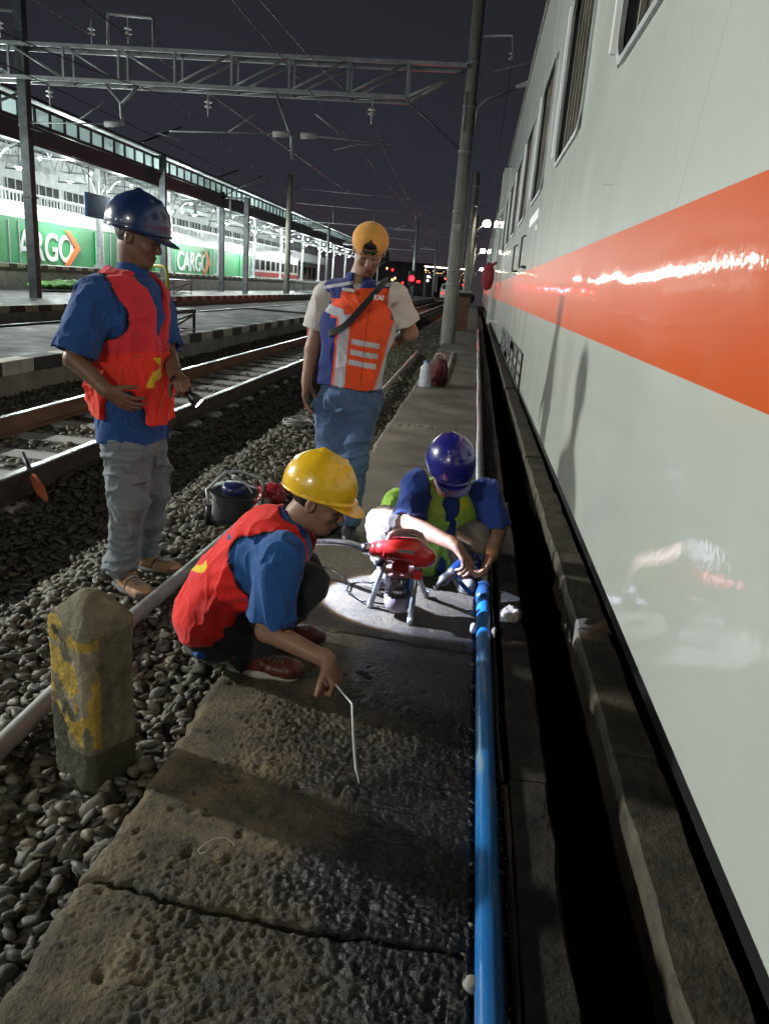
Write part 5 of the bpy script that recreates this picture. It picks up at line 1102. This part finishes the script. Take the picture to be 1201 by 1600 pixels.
# ============ man 2: standing in the centre, orange and blue vest
def man_centre():
    F = nz((-.06, -1, 0)); R_ = np.cross(F, V3(0, 0, 1)); UP = V3(0, 0, 1); FR = np.array([R_, F, UP]); Y = 4.15   # R_ points to -x
    P = person(V3(-.60, 4.15, 0), 'standing man in backwards orange cap and orange and blue safety vest, looking down')
    C = at(577, 391, y=Y-.03); hf = nz(V3(.14, -1, -.60)); hops, hp, HR = head_ops(C, hf, nz(V3(.12, -.5, 1)), 1.0)
    nb = at(560, 442, y=Y+.02); chest = at(560, 505, y=Y+.01); belly = at(555, 575, y=Y); pel = at(545, 628, y=Y+.02)
    sl = at(511, 462, y=Y+.03); sr = at(616, 464, y=Y+.03)
    ell_, elr = at(489, 545, y=Y+.02), at(640, 520, y=Y+.10); wl, wr = at(479, 597, y=Y-.02), at(607, 540, y=Y+.26)
    hl, hr_ = at(516, 635, y=Y+.03), at(563, 635, y=Y+.02); kl, kr = at(517, 722, y=Y), at(552, 722, y=Y-.03); al, ar = at(512, 800, y=Y+.02), at(545, 808, y=Y-.02)
    ops = [U(ell(chest, (.17, .11, .17), FR), 0), U(ell(belly, (.15, .11, .15), FR), .06), U(ell(pel, (.16, .11, .10), FR), .06), U(cap(nb, hp(0, -.03, -.045), .060, .056), .03),
           U(cap(sl, ell_, .052, .045), .03), U(cap(ell_, wl, .045, .03), .012), U(cap(sr, elr, .052, .045), .03), U(cap(elr, wr, .045, .032), .012),
           U(cap(hl, kl, .08, .055), .03), U(cap(kl, al, .055, .04), .01), U(cap(hr_, kr, .08, .055), .03), U(cap(kr, ar, .055, .04), .01)]+hops
    ops += hand_ops(wl, V3(-.02, -.10, -1), V3(1, -.1, 0), side=-1, curl=(18, 26, 18), sz=1.0)
    ops += hand_ops(wr, V3(-1, .2, -.25), V3(-.1, -1, 0), side=1, curl=(20, 30, 20))
    sdf_obj('body', ops, .0045, SKIN, P, col=skin_col(hp, HR, (.27, .155, .105)))
    hair(P, hp, HR, 1.0, low=-.03, front=.06)
    sdf_obj('fringe', [U(ell(hp(0, .028, .072), (.060, .068, .050), HR), 0)], .004, HAIR, P)
    # cap worn backwards: dome with arched opening over the forehead
    cm = cloth('cap_orange', (.62, .30, .06), (.52, .24, .045), .75)
    co = [U(ell(hp(0, -.008, .050), (.096, .112, .088), HR), 0), IN(pln(hp(0, 0, .035), nz(-HR[2]-.15*HR[1])), .004), SB(ell(hp(0, .11, .052), (.040, .05, .040), HR), .004)]
    co.append(U(minus(ell(hp(0, -.135, .03), (.075, .07, .010), HR), ell(hp(0, 0, .03), (.08, .1, .1), HR)), .004))
    cp_ = sdf_obj('cap', co, .004, cm, P); cp_['label'] = 'orange yellow cap worn backwards'
    b = MB(); b.tube([hp(.045, .083, .045), hp(.025, .0985, .043), hp(0, .103, .042), hp(-.025, .0985, .043), hp(-.045, .083, .045)], .0065, 8); wb(b, 'cap_strap', M['black_plastic'], P)
    wsh = cloth('tshirt_white', (.52, .50, .48), (.45, .43, .41)); s1 = sl+(ell_-sl)*.62; s2 = sr+(elr-sr)*.72
    so = [U(ell(chest, (.19, .135, .17), FR), 0), U(ell(nb-V3(0, 0, .04), (.14, .09, .05), FR), .05), U(sleeve(sl, s1, .078, .082), .04), U(sleeve(sr, s2, .078, .085), .04)]
    sdf_obj('t_shirt', so, .0055, wsh, P, disp=folds(.006, (12, 12, 6), 31))
    je = cloth('jeans_blue', (.045, .085, .19), (.085, .145, .27), .85)
    to = [U(ell(pel+V3(0, 0, .035), (.172, .128, .14), FR), 0), U(cap(hl, kl, .100, .082), .03), U(cap(kl, al, .080, .068), .03), U(cap(hr_, kr, .100, .082), .03), U(cap(kr, ar, .080, .068), .03)]
    sdf_obj('jeans', to, .0055, je, P, disp=lambda P_: folds(.008, (8, 8, 13), 85)(P_)-.010*np.clip((.3-P_[:, 2])/.3, 0, 1)*((1-np.abs(vn(P_*np.array([6, 6, 20]), 8)))**3*2-1))
    bm2 = mat('boot_black', (.02, .02, .022), .38, bump=.1)
    shoe(P, al, (-.35, -1), bm2, M['rubber'], .0); shoe(P, ar, (.25, -1), bm2, M['rubber'], .0)
    vm = cloth('vest_orange', (.7, .1, .03), attr=True, b=.3)
    arl = ell(sl+R_*.060+V3(0, 0, -.05), (.062, .15, .12), FR); arr = ell(sr-R_*.066+V3(0, 0, -.05), (.062, .15, .12), FR)
    vo = [U(ell(chest, (.202, .152, .19), FR), 0), U(cap(at(556, 520, y=Y), at(542, 622, y=Y), .178, .185, F, .74), .06), U(ell(nb-V3(0, 0, .040), (.195, .115, .066), FR), .05), SB(arl, .012), SB(arr, .012),
          U(minus(cap(nb-V3(0, 0, .02), nb+V3(0, -.008, .012), .078, .070), cap(nb, nb+V3(0, 0, .2), .062)), .012), SB(ell(nb+F*.10+V3(0.01, 0, .015), (.030, .07, .05), FR), .01), IN(pln(at(540, 606, y=Y-.12), nz(V3(-.03, 0, -1))), .004)]
    def pat(V):
        # flat cutting pattern of the vest, measured on its front plane
        o0 = at(560, 520, y=Y-.13); ex = at(600, 524, y=Y-.13)-o0; ez = at(560, 560, y=Y-.13)-o0; q = V-o0
        u = 560+q@ex/ex.dot(ex)*40; v = 520+(q@ez)/ez.dot(ez)*40
        c = np.tile(np.array([.80, .088, .022]), (len(V), 1)); W_ = np.array([.46, .48, .55]); B = np.array([.012, .028, .17])
        lft = (u < 524-(v-520)*.02) & (v > 497); c[lft] = B; c[(u >= 524) & (u < 527) & (v > 500)] = (.8, .088, .022)
        st = (u >= 527-(v-560)*.02) & (u < 545-(v-560)*.02) & (v > 492); c[st] = W_
        dg = (np.abs((v-487)-(u-520)*.30) < 7) & (u < 535) & (v < 500); c[dg] = W_*.9; c[(u < 513) & (v > 470) & (v < 497) & ~dg] = B*.9
        yk = (v < 458+(560-u)*.0) & ((v < 452) | (u < 528) | (u > 601)); c[yk] = B; c[(u < 526) & (v < 468)] = B; c[(u > 606) & (v < 500)] = B*.6
        c[(np.abs(v-441+np.abs(u-560)*-.16) < 2.6) & (np.abs(u-560) > 18)] = W_
        rs_ = (u > 611-(v-500)*.19) & (v > 500) ; c[rs_] = W_; c[(u > 621-(v-500)*.17) & (v > 500)] = B
        for k, v0 in enumerate((529, 545.5, 561.5)):
            x0 = 551-k*1.6; c[(u > x0) & (u < x0+42) & (np.abs(v-v0-(u-x0)*.2-4) < 4.2)] = W_*1.15
        c[(V[:, 1] > Y+.02)] = np.where((V[V[:, 1] > Y+.02][:, 2] > belly[2]+.05)[:, None], B, np.array([.8, .088, .022]))
        ctr = np.abs(u-572+(v-520)*.035) < 1.0; c[ctr & (v > 460) & (v < 605)] *= .55; return c
    sdf_obj('safety_vest', vo, .004, vm, P, disp=damp(folds(.0055, (9, 9, 5), 33, .25), nb), col=pat)
    dg_ = P
    # badge, chest letters and shoulder strap
    n_ = F; o0 = at(595, 461, y=Y-.155); 
    b = MB(); b.obox(at(544, 453, y=Y-.148), (.068, .006, .018), np.array([nz(V3(1, -.05, -.08)), F, nz(V3(.08, 0, 1))]), .002); wb(b, 'name_badge', M['steel_galv'], P)
    text_mesh('chest_lettering', 'KAI', .034, M['white_gloss'], P, at(583, 468, y=Y-.166), ((1, .0, 0), (0, 0, 1), (0, -1, 0)), .004, .15, .0015)
    so = [at(606, 438, y=Y+.02), at(598, 443, y=Y-.09), at(588, 455, y=Y-.150), at(572, 473, y=Y-.175), at(551, 497, y=Y-.178), at(534, 512, y=Y-.160), at(516, 520, y=Y-.125), at(508, 523, y=Y-.02)]
    bst = MB(); prev = None; cl = cat(so, 6)
    for k, c_ in enumerate(cl):
        t_ = nz(cl[min(k+1, len(cl)-1)]-cl[max(k-1, 0)]); nn = nz(c_-V3(chest[0], Y, c_[2])); nn = nz(nn-nn.dot(t_)*t_); w_ = np.cross(t_, nn)*.016
        r_ = [bst.bm.verts.new(tuple(c_+w_+nn*.003)), bst.bm.verts.new(tuple(c_-w_+nn*.003)), bst.bm.verts.new(tuple(c_-w_-nn*.004)), bst.bm.verts.new(tuple(c_+w_-nn*.004))]
        if prev:
            for j in range(4): bst._f([prev[j], prev[(j+1) % 4], r_[(j+1) % 4], r_[j]])
        prev = r_
    wb(bst, 'bag_strap', cloth('strap_dark', (.022, .020, .022)), P)
    sdf_obj('hip_bag', [U(bxp(at(497, 512, y=Y+.09), (.05, .07, .07), FR, .03), 0)], .006, cloth('bag_red', (.35, .03, .02)), P)
man_centre()
# ============ man 3: squatting at the walkway edge, red vest, yellow hat
def man_red():
    F = nz((1, -.10, 0)); R_ = np.cross(F, V3(0, 0, 1)); Y = 2.6; P = person(V3(-.72, 2.55, 0), 'squatting man in yellow hard hat and red vest, one hand reaching down')
    C = at(497, 783, y=Y); hf = nz(V3(1, -.12, -.36)); hops, hp, HR = head_ops(C, hf, nz(V3(.33, 0, 1)), .98)
    nb = at(452, 822, y=Y); ch = at(415, 868, y=Y); bl = at(363, 920, y=Y); pel = at(340, 968, y=Y)
    td = nz(ch-pel); tf = nz(np.cross(td, V3(0, 1, 0))); tf = tf if tf[0] > 0 else -tf; tf = nz(tf); lat = V3(0, -1, 0); TR = np.array([lat, tf, td])   # towards camera, chest dir, spine
    if TR[1][2] > 0: TR[1] = -TR[1]
    tf = TR[1]
    sn = at(438, 868, y=Y-.17); sf = at(448, 850, y=Y+.17); en = at(418, 985, y=Y-.22); wn = at(512, 1032, y=Y-.28); ef = at(462, 925, y=Y+.22); wf = at(440, 985, y=Y+.10)
    hn, hf_ = at(350, 985, y=Y-.09), at(350, 975, y=Y+.10); kn, kf = at(476, 915, y=Y-.10), at(470, 895, y=Y+.17); an, af = at(385, 1030, y=Y-.12), V3(-.66, Y+.12, .09)
    ops = [U(ell(ch, (.165, .11, .16), TR), 0), U(ell(bl, (.155, .11, .16), TR), .06), U(ell(pel, (.165, .12, .12), TR), .06), U(cap(nb-td*.03, hp(0, -.03, -.035), .058, .054), .03),
           U(cap(sn, en, .05, .042), .03), U(cap(en, wn, .042, .029), .012), U(cap(sf, ef, .05, .042), .03), U(cap(ef, wf, .042, .029), .012),
           U(cap(hn, kn, .085, .055), .03), U(cap(kn, an, .055, .04), .01), U(cap(hf_, kf, .085, .055), .03), U(cap(kf, af, .055, .04), .01)]+hops
    hdir = nz(V3(.45, -.15, -.85)); ops += hand_ops(wn, hdir, nz(V3(-.8, .3, -.45)), side=-1, fc=[(45, 70, 45), (50, 70, 45), (55, 70, 45), (60, 70, 45)], sz=.95)
    ops += hand_ops(wf, nz(V3(1, -.2, -.5)), nz(V3(-.3, -.3, -1)), side=1, curl=(20, 30, 20), sz=.95)
    sdf_obj('body', ops, .0042, SKIN, P, col=skin_col(hp, HR, (.30, .165, .11)))
    hair(P, hp, HR, .98, low=-.04, front=.03)
    hard_hat(P, hp(0, -.006, .015), frame(nz(V3(1, -.12, -.20)), nz(V3(.22, 0, 1))), (.78, .47, .015), (.82, .52, .02), 'bright yellow hard hat', 1.04)
    b = MB(); 
    band_ = [hp(.083*math.cos(a_), -.012+.092*math.sin(a_), .030) for a_ in np.linspace(math.radians(185), math.radians(355), 14)]; b.tube(band_, .014, 8); wb(b, 'hat_sweatband', M['paint_white'], P)
    shirt = cloth('shirt_blue_b', (.014, .075, .25), (.02, .10, .32))
    tor = [ell(ch+tf*.0, (.20, .145, .175), TR), ell(bl, (.19, .145, .19), TR), ell(pel+td*.03, (.19, .15, .14), TR), ell(nb-td*.06, (.15, .10, .07), TR)]
    cn_ = sn+(en-sn)*.86; cf_ = sf+(ef-sf)*.8
    so = [U(tor[0], 0), U(tor[1], .08), U(tor[2], .05), U(tor[3], .06), U(sleeve(sn, cn_+(cn_-sn)*.0, .085, .088), .04), U(sleeve(sf, cf_, .08, .085), .04), U(minus(cap(nb-td*.05, nb+td*.022, .075, .068), cap(nb, nb+td*.15, .058)), .01), U(ell(at(330, 1000, y=Y-.05), (.06, .14, .03)), .03)]
    sdf_obj('shirt', so, .005, shirt, P, disp=damp(folds(.007, (10, 10, 5), 43), nb))
    pm_ = cloth('trousers_black', (.010, .011, .015), (.016, .017, .022))
    to = [U(ell(pel-td*.01-V3(0, 0, .02), (.18, .14, .12), TR), 0), U(cap(hn, kn, .102, .080), .03), U(cap(kn, an, .078, .062), .03), U(cap(hf_, kf, .1, .08), .03), U(cap(kf, af, .078, .062), .03)]
    sdf_obj('trousers', to, .0055, pm_, P, disp=folds(.005, (9, 9, 12), 47))
    sm = shoe_mat('shoe_brown_red', (.095, .018, .012), (.04, .010, .008), (.14, .12, .10), .42)
    shoe(P, (at(392, 1050, z=.02)[0], 2.47, 0), (1, -.10), sm, mat('sole_pale', (.35, .32, .28), .7), .0, .28); shoe(P, (af[0], Y+.14, 0), (1, .05), sm, mat('sole_pale', (.35, .32, .28), .7), .0, .28)
    vm = cloth('vest_red_b', (.7, .03, .02), attr=True, b=.5)
    am = ell(sn+td*-.055-tf*.02+V3(.0, 0, -.01), (.13, .105, .118), TR); am2 = ell(sn-td*.08-tf*.03, (.13, .13, .075), TR); amf = ell(sf-td*.04, (.12, .10, .11), TR)
    # back of the vest bulges over the pelvis
    vo = [U(inflate(tor[0], .014), 0), U(inflate(tor[1], .022), .08), U(ell(pel+td*.02-tf*.015, (.20, .158, .155), TR), .05), U(inflate(tor[3], .014), .06), U(ell(nb-td*.02-tf*.035, (.10, .05, .05), TR), .04), SB(am, .012), SB(am2, .03), SB(amf, .01),
          SB(cap(nb-td*.01+tf*.01, nb+td*.2, .075, .1), .012), SB(cap(nb+tf*.12, bl+tf*.26, .045, .05), .02), SB(cap(nb+tf*.06, nb+tf*.14-td*.04, .055, .06), .01),
          IN(pln(pel-td*.115, nz(-td*.9-tf*.25)), .01), IN(pln(pel+tf*.06, nz(tf*.8-td*.7)), .03)]
    def vc(V):
        c = np.tile(np.array([.82, .022, .018]), (len(V), 1)); n = vn(V*8, 6); c[n > .15] = (.74, .02, .045); e = np.minimum(np.abs(am.fn(V)), np.abs(am2.fn(V))); c[(e < .010) & (V[:, 1] < Y)] = (.012, .012, .02)
        q = (V-at(312, 893, y=Y-.06)); u = q@td; w = q@nz(V3(0, 1, 0)-0*td)
        y1_ = (np.abs(u) < .075) & (np.abs(w+.0+.06*np.sin(u*25)) < .022) & ((V-bl)@tf < .06) & (V[:, 0] < at(345, 900, y=Y)[0]); c[y1_] = (.82, .60, .02)
        q2 = V-at(432, 796, y=Y-.09); c[(np.abs(q2@td) < .016) & (np.linalg.norm(q2, axis=1) < .035)] = (.75, .35, .32); return c
    def vdsp(P_):
        f = folds(.006, (9, 9, 6), 53)(P_); q = (P_-at(380, 968, y=Y-.19)); return f+.007*np.sin(np.linalg.norm(q*np.array([1, 1, 1.6]), axis=1)*75+3*vn(P_*6, 5))*np.exp(-(np.linalg.norm(q, axis=1)/.16)**2)
    v_ = sdf_obj('safety_vest', vo, .0045, vm, P, disp=vdsp, col=vc); v_['label'] = 'glossy bright red safety vest pulled over the back'
    return wn, hdir
WN, HD = man_red()
t = empty('rod', WN+HD*.1, 'thin bent steel rod hanging from the reaching hand of the squatting man in red', 'rod')
hp_ = WN+HD*.085+V3(-.012, 0, 0); b = MB(); b.tube([hp_+V3(0, 0, .05), hp_, at(550, 1100, z=.16), at(552, 1150, z=.09), at(556, 1200, z=.025), at(561, 1224, z=.012)], [.003, .003, .0035, .0045, .0055, .002], 8); wb(b, 'steel_rod', M['steel_galv'], t)
# ============ man 4: squatting by the machine, blue hat, green vest
def man_green():
    F = nz((.12, -1, 0)); Y = 3.55; UP = V3(0, 0, 1); P = person(V3(-.02, 3.72, 0), 'squatting man in blue hard hat and lime green vest, behind the red machine')
    C = at(700, 735, y=Y-.10); hf = nz(V3(.30, -1, -.78)); hops, hp, HR = head_ops(C, hf, nz(V3(.26, -.66, 1.0)), .98)
    nb = at(704, 768, y=Y+.06); ch = at(700, 805, y=Y+.10); bl = at(690, 850, y=Y+.20); pel = at(680, 885, y=Y+.28)
    td = nz(ch-pel); lat = nz(V3(-1, -.1, 0)); tf = nz(np.cross(td, lat)); tf = tf if tf[1] < 0 else -tf; TR = np.array([lat, tf, td])
    sl, sr = at(648, 756, y=Y+.02), at(756, 768, y=Y+.02); e_l = at(640, 818, y=Y-.10); w_l = at(712, 852, y=Y-.24); e_r = at(776, 832, y=Y-.02); w_r = at(768, 868, y=Y-.18)
    hl, hr_ = at(655, 882, y=Y+.24), at(712, 885, y=Y+.24); kl, kr = at(606, 826, y=Y-.06), at(738, 842, y=Y-.06); al, ar = V3(-.31, Y+.02, .09), V3(.08, Y+.08, .09)
    ops = [U(ell(ch, (.165, .11, .15), TR), 0), U(ell(bl, (.155, .11, .14), TR), .06), U(ell(pel, (.165, .12, .11), TR), .06), U(cap(nb-td*.02, hp(0, -.03, -.035), .058, .054), .03),
           U(cap(sl, e_l, .05, .044), .03), U(cap(e_l, w_l, .046, .030), .012), U(cap(sr, e_r, .05, .042), .03), U(cap(e_r, w_r, .043, .029), .012),
           U(cap(hl, kl, .085, .06), .03), U(cap(kl, al, .055, .04), .01), U(cap(hr_, kr, .085, .06), .03), U(cap(kr, ar, .055, .04), .01)]+hops
    ops += hand_ops(w_l, nz(V3(.62, -.35, -.62)), nz(V3(-.5, .2, -.9)), side=1, fc=[(22, 40, 25), (30, 45, 30), (36, 50, 30), (42, 52, 30)], sz=1.0, spread=.12)
    ops += hand_ops(w_r, nz(V3(-.35, -.5, -.75)), nz(V3(-.75, -.2, .1)), side=-1, fc=[(30, 50, 30), (38, 52, 30), (44, 55, 30), (50, 55, 30)], sz=1.0, thumb=(1.2, .1))
    sdf_obj('body', ops, .0042, SKIN, P, col=skin_col(hp, HR, (.33, .19, .13)))
    hair(P, hp, HR, .98, low=-.03, front=.04)
    hard_hat(P, hp(0, -.006, .012), frame(nz(V3(.36, -1, -.60)), nz(V3(.22, -.50, 1.0))), (.010, .012, .15), (.014, .014, .19), 'glossy royal blue hard hat', 1.02)
    shirt = cloth('shirt_blue_c', (.014, .045, .22), (.02, .06, .28))
    tor = [ell(ch, (.205, .145, .17), TR), ell(bl, (.19, .145, .16), TR), ell(pel+td*.02, (.18, .14, .12), TR), ell(nb-td*.05, (.16, .10, .06), TR)]
    c1 = sl+(e_l-sl)*.84; c2 = sr+(e_r-sr)*.88
    so = [U(tor[0], 0), U(tor[1], .08), U(tor[2], .05), U(tor[3], .06), U(sleeve(sl, c1, .070, .078), .04), U(sleeve(sr, c2, .070, .076), .04), U(minus(cap(nb-td*.04, nb+td*.02+tf*.02, .075, .07), cap(nb, nb+td*.15+tf*.05, .058)), .01)]
    sdf_obj('shirt', so, .005, shirt, P, disp=damp(folds(.008, (12, 12, 6), 63), nb))
    pm_ = cloth('trousers_cream', (.19, .17, .15), (.16, .14, .125))
    to = [U(ell(pel, (.18, .14, .12), TR), 0), U(cap(hl, kl, .112, .100), .03), U(cap(kl, al+V3(-.01, 0, .03), .100, .078), .04), U(cap(hr_, kr, .105, .086), .03), U(cap(kr, ar+V3(0, 0, .02), .082, .066), .03)]
    sdf_obj('trousers', to, .005, pm_, P, disp=lambda P_: folds(.006, (8, 8, 12), 87)(P_)+folds(.0022, (22, 22, 34), 88)(P_))
    sm = shoe_mat('shoe_white', (.42, .40, .38), (.16, .15, .15), (.5, .5, .5))
    shoe(P, al, (-.12, -1), sm, mat('sole_w', (.5, .48, .45), .6), .0, .27); shoe(P, ar, (.1, -1), sm, mat('sole_w2', (.5, .48, .45), .6), .0, .27)
    vm = cloth('vest_lime', (.25, .55, .05), attr=True, b=.45)
    a1 = ell(sl+lat*.05+tf*.03-td*.035, (.070, .12, .11), TR); a2 = ell(sr-lat*.05+tf*.03-td*.035, (.070, .12, .11), TR)
    vo = [U(inflate(tor[0], .022), 0), U(inflate(tor[1], .030), .08), U(inflate(tor[2], .034), .05), U(inflate(tor[3], .022), .06), U(ell(ch+tf*.035, (.175, .14, .16), TR), .04), U(ell(bl-lat*-.12-tf*.02, (.10, .12, .12), TR), .05), U(ell(at(618, 790, y=Y+.16), (.07, .12, .085)), .05), SB(a1, .012), SB(a2, .012), SB(cap(nb-td*.01, nb+td*.2, .078, .1), .012),
          SB(cap(nb+tf*.11+td*.02, ch+tf*.17-td*.02, .042, .030), .012), SB(cap(ch+tf*.17, bl+tf*.17-td*.1, .030, .028), .012)]
    def vc(V):
        c = np.tile(np.array([.34, .62, .09]), (len(V), 1)); q = V-at(722, 790, y=Y-.06); c[(np.linalg.norm(q*np.array([1, .6, 1.]), axis=1) < .035) & (vn(V*35, 4) > -.1)] = (.55, .60, .02); return c
    v_ = sdf_obj('safety_vest', vo, .0045, vm, P, disp=folds(.007, (12, 12, 7), 73), col=vc); v_['label'] = 'lime green mesh safety vest'
    return w_l, w_r
WL, WR2 = man_green()
# drill in his hands
dc = at(708, 893, y=3.32); t = empty('power_drill', dc, 'dark blue power drill with grey chuck held by the man in green', 'power drill')
dd = nz(at(668, 925, y=3.22)-at(722, 880, y=3.36)); b0 = at(722, 882, y=3.36); MM = axis_mat(b0, dd)
dblue = mat('tool_blue', (.006, .025, .10), .35, base2=(.008, .035, .14), scale=20)
sdf_obj('motor_housing', [U(cap(b0-dd*.03, b0+dd*.055, .034, .030), 0), U(cap(b0-dd*.02, b0+V3(.05, .02, .03), .024, .022), .02), U(cap(b0+V3(.05, .02, .03), b0+V3(.09, .03, -.02), .022, .018), .02)], .004, dblue, t)
b = MB(); b.lathe([(0, .055), (.027, .055), (.027, .075), (.022, .080), (.022, .105), (.026, .108), (.026, .13), (.015, .145), (.011, .16), (0, .16)], 20, MM); wb(b, 'chuck', mat('chuck_grey', (.12, .12, .12), .4, .5), t)
b = MB(); b.tube([b0+dd*.158, b0+dd*.185], [.008, .010], 12); wb(b, 'bit', M['chrome'], t)
b = MB(); s0 = b0+dd*.07; b.tube([s0, at(735, 928, y=3.30)], [.013, .010], 12); wb(b, 'side_handle', dblue, t)
